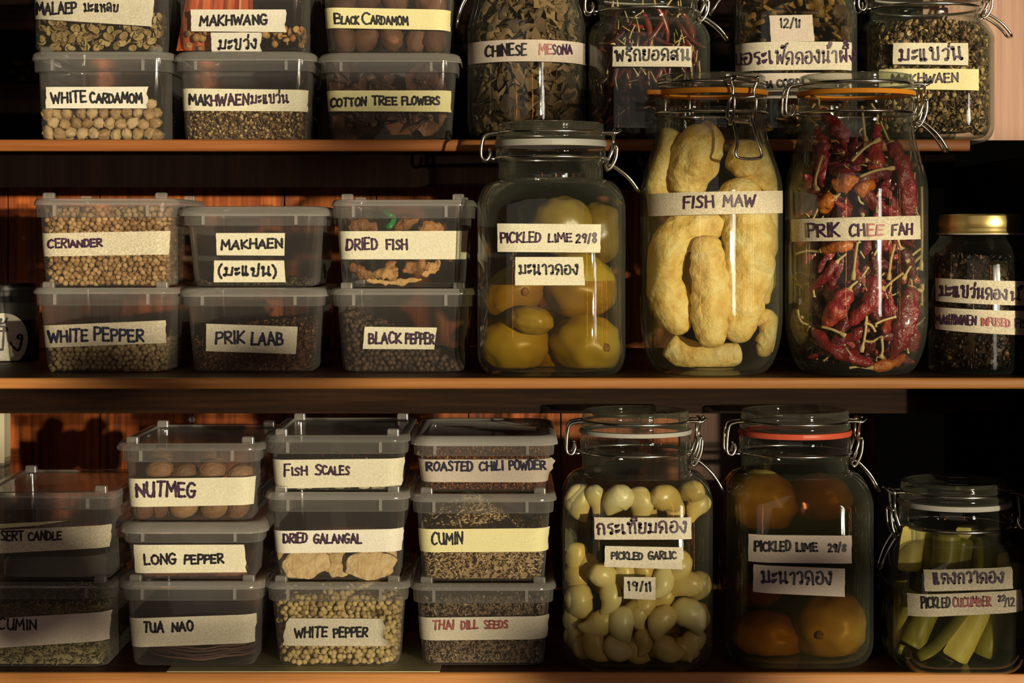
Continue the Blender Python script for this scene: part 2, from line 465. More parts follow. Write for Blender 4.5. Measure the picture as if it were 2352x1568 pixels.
G('1', 16, 'L2,82 10,100 9,0'); G('2', 52, 'S5,80 22,100 44,82 36,50 4,2 20,4 50,2'); G('8', 52, 'S42,86 24,100 8,78 24,54 44,26 26,0 6,22 24,52 44,80 34,98'); G('9', 50, 'S44,80 24,100 6,72 22,52 42,66 46,90 42,40 38,0')
G('/', 36, 'L2,-8 34,112'); G('(', 26, 'S24,125 6,80 5,25 24,-25'); G(')', 26, 'S2,125 20,80 21,25 2,-25'); G(' ', 46, 'L0,-900 0,-900')
# Thai letters
G('ม', 66, 'S16,78 5,84 11,98 21,88 18,60 18,14 8,2 2,14 16,18 40,11 60,12|L60,10 61,100'); G('ะ', 34, 'S16,82 3,80 4,64 16,66 32,88|S16,30 3,28 4,12 16,14 32,36')
G('เ', 28, 'S8,100 8,14 15,1 24,10 16,21 8,14'); G('แ', 50, 'S6,100 6,14 12,1 20,10 13,20 6,14|S30,100 30,14 36,1 45,10 37,20 30,14')
G('ห', 68, 'S20,86 8,84 7,97 18,98 18,75 18,0|S18,42 42,72 54,98 64,86 52,76 58,55 60,0'); G('ล', 62, 'S18,5 28,13 18,23 8,12 5,35 18,54 36,46 40,36|S6,76 24,100 48,92 57,60 57,0')
G('บ', 64, 'S20,84 8,82 8,97 19,96 18,60 18,10 30,2 52,4 58,16 59,100'); G('ป', 64, 'S20,84 8,82 8,97 19,96 18,60 18,10 30,2 52,4 58,16 60,135')
G('ว', 48, 'S4,82 22,100 42,86 44,45 42,8 30,2 28,16 42,20'); G('ง', 50, 'S38,76 28,84 34,98 46,90 44,45 38,2 22,14 2,52')
G('ข', 64, 'S12,72 4,82 12,97 23,86 15,72 25,60 20,30 22,5 40,2 56,10 58,100'); G('น', 72, 'S20,84 8,82 8,97 19,96 18,60 18,0|S18,8 40,26 54,16 64,3 71,13 60,22 57,45 57,100')
G('า', 44, 'S4,80 20,100 37,88 39,50 39,0'); G('ด', 68, 'S12,0 20,22 33,36 27,52 15,45 4,62 14,92 38,101 58,86 62,50 62,0'); G('ต', 68, 'S12,0 20,22 33,36 27,52 15,45 4,62 12,96 26,98 34,86 44,99 58,88 62,50 62,0')
G('อ', 64, 'S10,44 22,48 21,61 9,58 5,32 16,5 40,2 58,20 58,70 40,98 10,88'); G('พ', 78, 'S18,84 6,84 9,98 19,92 20,50 22,0|L22,0 42,66 60,0 72,102')
G('ผ', 70, 'S12,70 24,78 22,94 10,92 10,50 12,2|L12,2 36,56 58,2 62,102'); G('ร', 46, 'S40,6 27,0 25,14 37,18 39,42 28,58 8,62 12,90 42,98')
G('ก', 62, 'S12,0 13,44 22,55 4,68 22,99 48,94 56,62 56,0'); G('ย', 64, 'S20,84 8,82 8,97 20,96 20,76 8,62 24,53 12,40 13,10 30,1 54,6 58,30 58,100')
G('ส', 66, 'S18,5 28,13 18,23 8,12 5,35 18,54 36,46 40,36|S6,76 24,100 48,92 57,60 57,0|L42,88 68,118'); G('ท', 68, 'S18,84 6,84 8,98 20,94 20,50 20,0|S20,48 40,90 58,96 61,60 61,0')
THAI_UP = set('ิีึ็่้ํ')
G('ิ', 0, 'S-52,116 -42,138 -20,138 -10,116 -52,114'); G('ี', 0, 'S-52,116 -42,138 -20,138 -10,116 -52,114|L-12,114 -8,150'); G('ึ', 0, 'S-52,116 -42,138 -20,138 -10,116 -52,114|S-16,138 -24,148 -14,156 -6,146 -16,138')
G('็', 0, 'S-36,120 -28,130 -42,136 -48,120 -20,116 -14,140 0,152'); G('่', 0, 'L-24,116 -22,148'); G('้', 0, 'S-42,144 -32,150 -34,136 -38,122 -20,128 -10,152'); G('ํ', 0, 'S-16,118 -26,128 -16,140 -6,128 -16,118')
def ribbon(poly, w):
    """flat marker stroke of width w round a 2-D polyline -> verts, faces"""
    V, Fc = [], []
    p = [np.array(q) for q in poly]; n = len(p)
    for i in range(n):
        t = p[min(i+1, n-1)]-p[max(i-1, 0)]; L = np.hypot(*t) or 1; t = t/L; nr = np.array((-t[1], t[0]))
        ww = w*.5*(1+.18*math.sin(i*1.9+p[0][0]))
        V += [p[i]+nr*ww, p[i]-nr*ww]
    for i in range(n-1): Fc.append((2*i, 2*i+1, 2*i+3, 2*i+2))
    for q in [p[0], p[-1]]+[p[i] for i in range(1, n-1) if np.dot(p[i]-p[i-1], p[i+1]-p[i]) < .75*np.hypot(*(p[i]-p[i-1]))*np.hypot(*(p[i+1]-p[i]))]:
        k = len(V); V += [q+np.array((math.cos(a), math.sin(a)))*w*.5 for a in np.arange(9)*2*PI/9]; Fc.append(tuple(range(k, k+9)))
    return V, Fc
def lettering(text, x0, x1, y0, y1, h, w, rnd):
    """marker strokes for TEXT in picture pixels along the baseline (x0,y0)-(x1,y1), capital height h"""
    glyphs, pen, up = [], 0.0, 0
    for ch in text.replace('ำ', 'ํา'):
        adv, st = GLY[ch]
        up = up+1 if ch in THAI_UP else 0
        glyphs.append((pen, st, .34*(up-1) if up > 1 else 0, ch in THAI_UP))
        if adv: pen += adv+.17
    tot = pen-.17; sx = (x1-x0)/tot
    out = []
    jit = (0, 0, 1, 0)
    for gx, st, dy, isup in glyphs:
        if not isup: jit = (rnd.uniform(-.025, .025), rnd.uniform(-.06, .06), rnd.uniform(.9, 1.1), rnd.uniform(-.09, .09))
        for lin, pts in st:
            if pts[0][1] < -5: continue
            q = []
            if lin:
                for i in range(len(pts)-1):
                    for t in np.linspace(0, 1, 5)[:-1]: q.append(tuple(np.array(pts[i])*(1-t)+np.array(pts[i+1])*t))
                q.append(pts[-1])
            else: q = catmull(pts, 5)
            poly = []
            for a, b in q:
                b += dy
                gxx = gx+a+jit[3]*(b-.5)+jit[0]
                X_ = x0+gxx*sx; Y_ = y0+(y1-y0)*gxx/tot-(b*jit[2]+jit[1]*.6)*h
                poly.append((X_, Y_))
            out.append(ribbon(poly, w))
    return out

def put_label(root, cont, quad, texts, tape='cream', seed=0, ragged=1.0, w=5.0, name='label_tape', clip=None):
    """masking tape on a container; quad: TL TR BR BL in pixels; texts: (text, x0, x1, y0, y1, h, ink[, w])"""
    rnd = random.Random(seed*7+3)
    uz = [cont.pix(*q) for q in quad]
    nu, nz = 28, 6
    V, Fc = [], []
    for j in range(nz+1):
        t = j/nz
        L = np.array(uz[0])*(1-t)+np.array(uz[3])*t; R = np.array(uz[1])*(1-t)+np.array(uz[2])*t
        jl, jr = rnd.uniform(-1, 1)*.0006*ragged, rnd.uniform(-1, 1)*.0009*ragged
        for i in range(nu+1):
            s = i/nu; q = L*(1-s)+R*s
            u = q[0]+jl*(1-s)**8+jr*s**8
            lift = .0004+.0002*(mnoise.noise((u*120+seed, q[1]*150, 0))+.6)
            if i == nu: lift += .0008*ragged*abs(jr)/.0009
            V.append(cont.pt(u, q[1], lift))
    for j in range(nz):
        for i in range(nu):
            a = j*(nu+1)+i; Fc.append((a, a+nu+1, a+nu+2, a+1))
    # the tape's own thickness
    nv = len(V)
    tp = mk(name, V, Fc, TAPE[tape], root, sharp=None)
    by = {}
    for tx in texts:
        ww = tx[7] if len(tx) > 7 else w
        by.setdefault(tx[6], []).extend(lettering(tx[0], tx[1], tx[2], tx[3], tx[4], tx[5], ww, rnd))
    k = 0
    for ink, rib in by.items():
        V, Fc = [], []
        for rv, rf in rib:
            n = len(V); k += 1
            off = .00105+.00002*(k % 14)
            for q in rv:
                u, z = cont.pix(q[0], q[1]); V.append(cont.pt(u, z, off))
            Fc += [tuple(i+n for i in f) for f in rf]
        wr_ = mk('writing', V, Fc, INK[ink], tp, sharp=None, smooth=False)
        if ink == 'r': wr_['label'] = 'faded reddish handwriting'
    return tp

CON = {}
BOX_DEPTH = .142
def plastic_box(key, label, y, lidx, lid_y, skirtx, skirt_y, botx, bot, lid='tabs', zbase=None, ztop=None, clearlid=False, show_lid=True):
    """lidx, skirtx, botx: pixel columns; lid_y: rim top and bottom rows; skirt_y: lower row of the band; bot: row of the base"""
    s = SCL(y); yc = y+BOX_DEPTH/2
    cx = X((skirtx[0]+skirtx[1])/2, y)
    hl, hs, hb = (lidx[1]-lidx[0])/2*s, (skirtx[1]-skirtx[0])/2*s, (botx[1]-botx[0])/2*s*1.004
    z0 = Z(bot, y) if zbase is None else zbase
    zs, zl0, zl1 = Z(skirt_y, y), Z(lid_y[1], y), Z(lid_y[0], y)
    if ztop: zl1 = ztop
    hd = BOX_DEPTH/2
    ht = hs-.0028                                     # body half-width under the band
    root = thing('plastic_box', (cx, yc, z0), label, 'food box')
    r = .011
    dl = hd-(hs-hb)                                   # the base is set in at the front too
    body = [(z0+.0003, hb-.008, dl-.008, r*.6), (z0, hb-.004, dl-.004, r), (z0+.0008, hb-.0012, dl-.0012, r), (z0+.003, hb, dl, r), (zs, ht, hd-.0028, r), (zl0+.001, ht+.0004, hd-.0024, r)]
    v, f = loft(cx, yc, body, 7, cap0=True)
    mk('box_body', v, f, PLAST, root)
    c = Cont(cx, yc, [(p[0], p[1], p[2], p[3]) for p in body[2:]]); c.root = root; c.z0 = z0; c.zlid = zl0; c.hd = hd
    v, f = loft(cx, yc, [(zs+.0006, ht, hd-.0028, r), (zs, hs-.0014, hd-.0012, r), (zs, hs-.0003, hd-.0002, r+.001), (zs+.0008, hs, hd, r+.001), (zl0+.0005, hs+.0004, hd+.0004, r+.001)], 7)
    band = mk('rim_band', v, f, PLASTB, root)
    ribs = []
    cc = Cont(cx, yc, [(zs, hs, hd, r), (zl0, hs, hd, r)])
    for fr in (-.70, .62):
        xr = cx+hs*fr
        v, f = box_vf(xr-.0011, xr+.0011, yc-hd-.0006, yc-hd+.0026, zs+.0008, zl0)
        mk('rib', v, f, PLASTL, band, smooth=False)
    if show_lid:
        lm = PLASTW if clearlid == 'milky' else PLASTD if clearlid else PLASTL
        hdl = hd+(hl-hs)
        if lid == 'tabs':
            prof = [(zl0+.0002, hl-.0012, hdl-.0012, r+.002), (zl0, hl-.0002, hdl-.0002, r+.003), (zl0+.0012, hl, hdl, r+.003), (zl1-.0016, hl-.0008, hdl-.0008, r+.003), (zl1-.0004, hl-.0016, hdl-.0016, r+.003), (zl1, hl-.0028, hdl-.0028, r+.002), (zl1-.0003, hl-.0075, hdl-.0075, r), (zl1-.0016, hl-.009, hdl-.009, r-.002), (zl1-.0018, hl-.011, hdl-.011, r-.003)]
        else:
            h = zl1-zl0
            prof = [(zl0+.0002, hl-.0015, hdl-.0015, r+.003), (zl0-.0006, hl, hdl, r+.006), (zl0+.35*h, hl-.0004, hdl-.0004, r+.006), (zl0+.72*h, hl-.0016, hdl-.0016, r+.006), (zl0+.93*h, hl-.0038, hdl-.0038, r+.005), (zl1, hl-.0062, hdl-.0062, r+.004), (zl1-.0005, hl-.009, hdl-.009, r+.002), (zl1-.0022, hl-.0115, hdl-.0115, r)]
        v, f = loft(cx, yc, prof, 7, cap1=True)
        lo = mk('lid', v, f, lm, root)
        if lid == 'tabs':
            for sx in (-1, 1):
                for yy in (yc-hd+.006, yc+hd-.012):
                    xt = cx+sx*(hl-.0125)
                    v, f = loft(xt, yy, [(zl1-.001, .0046, .003, .0012), (zl1+.0034, .0044, .0028, .0012), (zl1+.0042, .0036, .002, .001)], 3, cap1=True)
                    mk('stacking_tab', v, f, PLASTD, lo)
    c.zl1 = zl1; c.hb, c.ht = hb, ht
    CON[key] = c
    return c

YT = .062
B = plastic_box
B('T1b', 'lidded clear plastic box labelled WHITE CARDAMOM, standing on the upper shelf', YT, (63, 392), (118, 137), (72, 388), 164, (90, 377), 320, zbase=ZU1)
B('T1', 'box of flat oval seeds labelled MALAEP, on top of the white cardamom box', YT, (55, 385), (-90, -70), (62, 378), -46, (72, 366), 116, zbase=CON['T1b'].zl1+.0002)
B('T2b', 'plastic box labelled MAKHWAEN holding husky brown seeds, on the upper shelf', YT, (393, 726), (117, 138), (402, 717), 163, (420, 702), 321, lid='plain', zbase=ZU1)
B('T2', 'box with MAKHWANG label above a small Thai label, on the makhwaen box', YT, (388, 722), (-90, -70), (396, 712), -46, (415, 699), 117, zbase=CON['T2b'].zl1+.0002)
B('T3b', 'plastic box labelled COTTON TREE FLOWERS on the upper shelf', YT, (728, 1061), (120, 141), (736, 1050), 166, (755, 1028), 322, lid='plain', zbase=ZU1)
B('T3', 'box labelled BLACK CARDAMOM with ribbed brown pods, on the cotton tree flowers box', YT, (722, 1055), (-90, -70), (730, 1046), -46, (748, 1024), 120, zbase=CON['T3b'].zl1+.0002)
B('M1b', 'plastic box half full of white peppercorns with slanted WHITE PEPPER tape, beneath the coriander box', 0, (65, 405), (660, 675), (77, 401), 702, (95, 378), 859, zbase=ZM1)
B('M1', 'full plastic box labelled CERIANDER, round tan seeds, on the slanted-tape white pepper box', 0, (66, 403), (455, 471), (76, 400), 499, (93, 381), 657, zbase=CON['M1b'].zl1+.0002)
B('M2b', 'plastic box labelled PRIK LAAB with dark ground spice, on the middle shelf', 0, (406, 748), (660, 679), (416, 739), 703, (436, 716), 860, lid='plain', zbase=ZM1)
B('M2', 'nearly empty plastic box labelled MAKHAEN in two scripts, on the prik laab box', 0, (406, 755), (473, 494), (418, 741), 518, (438, 718), 658, lid='plain', zbase=CON['M2b'].zl1+.0002)
B('M3b', 'plastic box labelled BLACK PEPPER, dark peppercorns heaped to one side', 0, (756, 1093), (662, 677), (764, 1085), 704, (783, 1064), 862, zbase=ZM1)
B('M3', 'plastic box labelled DRIED FISH with crinkled orange pieces inside', 0, (757, 1091), (458, 473), (763, 1086), 501, (782, 1067), 653, zbase=CON['M3b'].zl1+.0002)
B('B0b', 'CUMIN box cut off by the picture edge, beneath the DESSERT CANDLE box', 0, (-72, 265), (1337, 1351), (-63, 259), 1375, (-46, 243), 1531, zbase=ZL1, clearlid=True)
B('B0', 'plastic box labelled DESSERT CANDLE with a torn strip of older tape', 0, (-70, 266), (1130, 1145), (-63, 263), 1170, (-44, 247), 1333, zbase=CON['B0b'].zl1+.0002, clearlid=True)
B('B1c', 'plastic box labelled TUA NAO with stacked brown discs, on the lowest shelf', 0, (270, 609), (1335, 1352), (278, 600), 1379, (296, 579), 1536, zbase=ZL1+.0006)
B('B1b', 'shallow plastic box labelled LONG PEPPER between the nutmeg and tua nao boxes', 0, (267, 610), (1199, 1222), (279, 601), 1246, (298, 581), 1333, lid='plain', zbase=CON['B1c'].zl1+.0002)
B('B1', 'plastic box labelled NUTMEG with whole nuts, topmost of its stack', 0, (263, 607), (1017, 1034), (275, 594), 1061, (289, 573), 1199, zbase=CON['B1b'].zl1+.0002, clearlid=True)
B('B2c', 'plastic box full of pale peppercorns with torn WHITE PEPPER tape, on the lowest shelf', 0, (602, 940), (1337, 1352), (613, 935), 1381, (635, 914), 1536, zbase=ZL1+.0006)
B('B2b', 'plastic box labelled DRIED GALANGAL with big pale slices', 0, (603, 940), (1130, 1147), (613, 935), 1175, (633, 915), 1331, zbase=CON['B2c'].zl1+.0002)
B('B2', 'shallow plastic box labelled FISH SCALES on top of the galangal box', 0, (604, 940), (999, 1015), (612, 935), 1042, (628, 919), 1131, zbase=CON['B2b'].zl1+.0002, clearlid=True)
B('B3c', 'plastic box labelled THAI DILL SEEDS in faded red writing', 0, (941, 1279), (1340, 1355), (948, 1271), 1385, (970, 1250), 1540, zbase=ZL1+.0006)
B('B3b', 'plastic box with yellow CUMIN tape, pale grains, above the Thai dill box', 0, (941, 1280), (1134, 1152), (948, 1272), 1179, (970, 1252), 1338, zbase=CON['B3c'].zl1+.0002)
B('B3', 'plastic box labelled ROASTED CHILI POWDER with shiny hollow lid, on the yellow CUMIN box', 0, (941, 1283), (1001, 1021), (950, 1273), 1047, (970, 1254), 1131, lid='plain', zbase=CON['B3b'].zl1+.0002, clearlid='milky')

def L(key, quad, texts, tape='cream', **kw):
    c = CON[key]; return put_label(c.root, c, quad, texts, tape, seed=hash_key(key)+len(texts), **kw)
def hash_key(k): return sum(ord(ch)*(i+3) for i, ch in enumerate(k)) % 97
L('T1', [(64, -22), (357, -22), (347, 61), (66, 48)], [('MALAEP', 86, 176, 34, 31, 25, 'k'), ('มะแหลบ', 194, 272, 27, 27, 18, 'k', 4)], 'grey')
L('T2', [(440, 22), (656, 22), (657, 74), (439, 72)], [('MAKHWANG', 461, 614, 59, 55, 22, 'k')], 'white')
L('T2', [(486, 75), (600, 75), (600, 118), (486, 118)], [('มะขว่ง', 503, 590, 114, 112, 23, 'k', 4.5)], 'white')
L('T1b', [(105, 200), (339, 199), (339, 249), (107, 249)], [('WHITE', 119, 198, 238, 234, 24, 'k'), ('CARDAMOM', 208, 327, 236, 236, 21, 'k')], 'white')
L('T2b', [(417, 205), (707, 208), (703, 257), (420, 256)], [('MAK', 436, 483, 240, 242, 24, 'k'), ('HWAEN', 485, 572, 243, 240, 24, 'p'), ('มะแขว่น', 577, 663, 238, 236, 20, 'p', 4)], 'cream')
L('T3', [(739, 22), (1035, 26), (1033, 73), (741, 69)], [('B', 769, 784, 55, 55, 25, 'k', 4), ('LACK', 785, 825, 55, 56, 18, 'k', 4), ('C', 833, 852, 56, 56, 25, 'k', 4), ('ARDAMOM', 853, 938, 55, 58, 19, 'k', 4)], 'yellow')
L('T3b', [(746, 211), (1035, 209), (1033, 258), (748, 258)], [('COTTON', 762, 842, 246, 242, 18, 'k', 4.5), ('TREE', 856, 912, 241, 241, 18, 'k', 4.5), ('FLOWERS', 924, 1010, 241, 240, 17, 'k', 4.5)], 'yellow')
L('M1', [(88, 537), (390, 530), (387, 584), (91, 589)], [('CERI', 113, 160, 569, 568, 19, 'p', 4.5), ('ANDER', 162, 235, 568, 565, 16, 'p', 5)], 'fleck')
L('M1b', [(94, 747), (380, 735), (380, 787), (100, 797)], [('WHITE', 114, 202, 786, 782, 26, 'b', 5.5), ('PEPPER', 218, 330, 781, 784, 28, 'b', 5.5)], 'fleck', ragged=.4)
L('M2', [(496, 535), (655, 535), (653, 587), (498, 586)], [('MAKHAEN', 509, 650, 573, 568, 20, 'k', 5)], 'cream', ragged=.2)
L('M2', [(492, 598), (653, 598), (656, 648), (491, 648)], [('(มะแข่น)', 502, 636, 633, 633, 20, 'k', 5)], 'cream', ragged=.2)
L('M2b', [(474, 743), (684, 750), (680, 813), (473, 806)], [('PRIK', 497, 562, 790, 788, 27, 'b', 5), ('LAAB', 579, 650, 790, 792, 26, 'b', 5.5)], 'grey', ragged=.2)
L('M3', [(776, 531), (1073, 530), (1069, 595), (780, 595)], [('DRIED', 799, 867, 574, 572, 25, 'p', 4.5), ('FISH', 888, 936, 572, 573, 23, 'p', 4.5)], 'cream')
L('M3b', [(838, 750), (1003, 752), (997, 802), (833, 801)], [('BLACK', 848, 922, 789, 787, 24, 'p', 5), ('PEPPER', 933, 997, 788, 790, 23, 'p', 5)], 'cream', ragged=.3)
L('B0', [(-60, 1205), (255, 1202), (251, 1254), (-60, 1256)], [('DESSERT', -38, 55, 1240, 1240, 20, 'k', 4), ('CANDLE', 66, 142, 1240, 1238, 19, 'k', 4)], 'fleck')
L('B0b', [(-60, 1404), (254, 1399), (249, 1466), (-60, 1468)], [('CUMIN', -2, 84, 1444, 1445, 24, 'k', 4)], 'pink')
L('B1', [(284, 1092), (586, 1092), (581, 1156), (287, 1155)], [('NUTMEG', 315, 450, 1139, 1140, 31, 'p', 6)], 'cream')
L('B1b', [(308, 1250), (562, 1250), (565, 1313), (312, 1314)], [('LONG', 332, 405, 1296, 1293, 22, 'k', 5), ('PEPPER', 425, 513, 1294, 1292, 20, 'k', 5)], 'cream', ragged=.6)
L('B1c', [(288, 1409), (586, 1407), (584, 1472), (291, 1473)], [('TUA', 331, 376, 1450, 1450, 22, 'k', 5), ('NAO', 397, 444, 1449, 1447, 21, 'k', 5)], 'grey')
L('B2', [(618, 1050), (928, 1049), (920, 1113), (626, 1115)], [('F', 655, 668, 1094, 1094, 29, 'p', 4), ('ISH', 671, 706, 1091, 1090, 18, 'p', 4.5), ('S', 725, 740, 1090, 1090, 24, 'p', 4.5), ('CALES', 742, 803, 1088, 1090, 19, 'p', 4.5)], 'cream')
L('B2b', [(622, 1212), (924, 1210), (921, 1262), (625, 1262)], [('DRIED', 653, 706, 1246, 1245, 21, 'p', 4.5), ('GALANGAL', 722, 830, 1246, 1247, 20, 'p', 4.5)], 'white')
L('B2c', [(664, 1419), (883, 1420), (888, 1483), (650, 1481)], [('WHITE', 678, 752, 1464, 1461, 22, 'k', 4.5), ('PEPPER', 767, 845, 1463, 1460, 21, 'k', 4.5)], 'grey', ragged=2.2)
L('B3', [(955, 1050), (1266, 1050), (1262, 1102), (960, 1100)], [('ROASTED', 982, 1086, 1080, 1080, 20, 'b', 4.5), ('CHILI', 1102, 1156, 1080, 1079, 20, 'b', 4.5), ('POWDER', 1170, 1250, 1078, 1077, 20, 'b', 4.5)], 'pink', ragged=2.5)
L('B3b', [(962, 1211), (1260, 1208), (1258, 1261), (965, 1263)], [('CUMIN', 993, 1063, 1249, 1249, 26, 'k', 4)], 'yellow')
L('B3c', [(960, 1412), (1260, 1408), (1257, 1460), (963, 1463)], [('THAI', 995, 1043, 1445, 1443, 21, 'r', 4), ('DILL', 1060, 1098, 1444, 1442, 19, 'r', 4), ('SEEDS', 1113, 1167, 1443, 1441, 18, 'r', 4)], 'grey')
# torn remnant of an older tape above the DESSERT CANDLE label
put_label(CON['B0'].root, CON['B0'], [(-60, 1192), (158, 1195), (84, 1206), (-60, 1207)], [], 'yellow', seed=5, name='torn_tape')

# ------------------------------------------------------------------ jars
WIRE_R = .00115
def clip_jar(key, label, y, lidx, lid_y, seal_y, ring_y, neckx, neck_y, bodyx, shoulder_y, bot, seal, square=True, zbase=None, base_fr=.72, corner=60, clasp=0.0, hinge=True, gap=None, lev=1.0, seal_tab=False):
    """lid_y: top and bottom rows of the lid; seal_y: rows of the rubber; ring_y: row of the neck wire; neck_y: where the shoulder begins; shoulder_y: where the body is at full width"""
    s = SCL(y)
    cx = X((bodyx[0]+bodyx[1])/2, y); R = (bodyx[1]-bodyx[0])/2*s
    cl = X((lidx[0]+lidx[1])/2, y)
    cx = .5*cx+.5*cl
    a = (lidx[1]-lidx[0])/2*s; nk = (neckx[1]-neckx[0])/2*s
    z = lambda p: Z(p, y)
    zb = z(bot) if zbase is None else zbase
    root = thing('clip_jar', (cx, y, zb), label, 'jar')
    cr = corner*s; rs = .58*R if square else R
    prof = [(zb+.004, R*.30, R*.30, R*.30), (zb+.0005, R*base_fr*.9, R*base_fr*.9, min(rs, R*base_fr*.9)), (zb, R*base_fr, R*base_fr, min(rs, R*base_fr))]
    for t in range(1, 9):
        q = t/8*PI/2
        w = R*base_fr+(R-R*base_fr)*math.sin(q)
        prof.append((zb+cr*(1-math.cos(q)), w, w, min(w, rs+(w-R)*.5)))
    zsh, znk = z(shoulder_y), z(neck_y)
    for t in range(0, 9):
        q = t/8; e = q*q*(3-2*q)
        if square: w = nk+(R-nk)*math.sqrt(max(1-q**1.7, 0)); zz = zsh+(znk-zsh)*(q**.9)
        else: w = R+(nk-R)*e; zz = zsh+(znk-zsh)*q
        prof.append((zz, w, w, w if not square else rs+(w-rs)*min(1, q*1.05) if w > rs else w))
    zc0 = z(ring_y); zs0, zs1 = z(seal_y[1]), z(seal_y[0])
    ck = a*1.02
    prof += [(znk+.0008, nk, nk, nk), (zc0-.003, nk, nk, nk), (zc0-.0018, ck, ck, ck), (zc0-.0004, ck*1.005, ck*1.005, ck), (zc0, ck*.985, ck*.985, ck), (zc0+.0012, ck*.985, ck*.985, ck), (zc0+.002, ck*1.01, ck*1.01, ck), (zs0-.003, ck*1.01, ck*1.01, ck), (zs0-.0003, ck*.985, ck*.985, ck), (zs0, ck*.9, ck*.9, ck*.9)]
    n = 12
    v, f = loft(cx, y, prof, n, cap0=True)
    # inner wall
    t_ = .0026
    ip = [(zb+.0035, R*.30, R*.30, R*.30)]
    for p in prof[2:-4]:
        zz = max(p[0]+(.003 if p[0] < zb+cr else 0), zb+.0034)
        ip.append((zz, p[1]-t_, p[2]-t_, max(min(p[3], p[1])-t_, .004)))
    ip = [ip[0]]+[q for i, q in enumerate(ip[1:]) if True]
    v2, f2 = loft(cx, y, ip, n, cap0=True)
    V, Fc = join([(v, f), (v2, f2)])
    mk('glass_body', V, Fc, GLASS, root, sharp=60)
    c = Cont(cx, y, [p for p in prof[2:] if p[0] < znk+.001 and p[0] >= zb]); c.root = root; c.R = R; c.zb = zb; c.zsh = zsh; c.znk = znk; c.ip = ip; c.nk = nk; c.rs = rs; c.y = y
    CON[key] = c
    # rubber seal
    v, f = loft(cx, y, [(zs0, ck*.9, ck*.9, ck), (zs0-.0001, ck*1.02, ck*1.02, ck*1.02), (zs0+.5*(zs1-zs0), ck*1.035, ck*1.035, ck*1.035), (zs1, ck*1.02, ck*1.02, ck*1.02), (zs1, ck*.9, ck*.9, ck)], n)
    sl = mk('rubber_seal', v, f, seal, root)
    if seal_tab:
        v, f = loft(cx-ck*1.07, y-.012, [(zs0+.0003, .006, .005, .003), (zs1, .006, .005, .003)], 4, True, True)
        mk('pull_tab', v, f, seal, sl)
    # lid: stepped glass disc with a dished top
    zt, zl = z(lid_y[0]), z(lid_y[1])
    hgt = zt-zs1
    lp = [(zs1, ck*.9, ck*.9, ck), (zs1+.0002, a*1.0, a*1.0, a), (zs1+.12*hgt, a*1.025, a*1.025, a*1.025), (zs1+.30*hgt, a*1.02, a*1.02, a*1.02), (zs1+.38*hgt, a*.97, a*.97, a), (zs1+.48*hgt, a*.965, a*.965, a), (zs1+.55*hgt, a*.995, a*.995, a), (zs1+.66*hgt, a, a, a), (zs1+.73*hgt, a*.985, a*.985, a), (zs1+.80*hgt, a*.998, a*.998, a), (zs1+.93*hgt, a*.99, a*.99, a), (zt, a*.95, a*.95, a), (zt-.0006, a*.88, a*.88, a*.88), (zt-.004, a*.80, a*.80, a*.8), (zt-.0045, a*.3, a*.3, a*.3)]
    v, f = loft(cx, y, lp, n, cap1=True)
    mk('glass_lid', v, f, LIDGLASS, root, sharp=70)
    # wires, drawn with the clasp towards +x and turned by the clasp angle
    zw = zs1+.43*hgt
    ca, sa = math.cos(clasp), math.sin(clasp)
    def T(q): return Vector((cx+q[0]*ca-q[1]*sa, y+q[0]*sa+q[1]*ca, q[2]))
    def tube(name, pts, par, m=5, closed=False, r=WIRE_R):
        pp = catmull([T(q) for q in pts], m, closed)
        v, f = sweep(pp, r, 8, closed)
        return mk(name, v, f, STEEL, par, sharp=None)
    cir = lambda r, zz, n=40: [(r*math.cos(i*2*PI/n), r*math.sin(i*2*PI/n), zz) for i in range(n)]
    tube('neck_wire', cir(ck*.995+WIRE_R*.6, zc0+.0006), root, 1, True)
    dz = zw-zc0
    w = .0105; b = a*.99
    # wire round the lid groove with arms that leave it on both sides
    arms = [cir(a*.97+WIRE_R*.5, zw)]
    lw = tube('lid_wire', arms[0], root, 1, True)
    for sy in (-1, 1):
        tube('clasp_arm', [(b*.95, sy*w, zw), (b+.004, sy*w, zw+.0002), (b+.009, sy*w*.96, zw-.0002), (b+.0125, sy*w*.8, zw+.0022)], lw)
        if hinge:
            tube('hinge_arm', [(-b*.95, sy*w, zw), (-b-.006, sy*w, zw-.0008), (-b-.0105, sy*w, zw-.004), (-b-.0122, sy*w, zc0+.006), (-b-.0115, sy*w, zc0+.0005), (-b-.008, sy*w, zc0-.0008), (-b-.0055, sy*w*.9, zc0+.004), (-b-.0063, sy*w*.8, zc0+.0075)], lw)
    if hinge:
        tube('hinge_eye', [(-ck-.001, -w, zc0), (-ck-.0045, -w, zc0), (-ck-.0048, 0, zc0), (-ck-.0045, w, zc0), (-ck-.001, w, zc0)], root, 4)
    # clasp link: closed loop hanging from the arms, then the lever
    k = dz/.0225
    lk = [(b+.0075, -w, zw+.0012), (b+.0068, -w*.8, zw-.008*k), (b+.0058, -w*1.05, zw-.016*k), (b+.0015, -w*.95, zw-.027*k), (b+.0005, 0, zw-.0285*k), (b+.0015, w*.95, zw-.027*k), (b+.0058, w*1.05, zw-.016*k), (b+.0068, w*.8, zw-.008*k), (b+.0075, w, zw+.0012), (b+.0080, 0, zw+.002)]
    cl_ = tube('clasp_link', lk, root, 5, True)
    e = .009
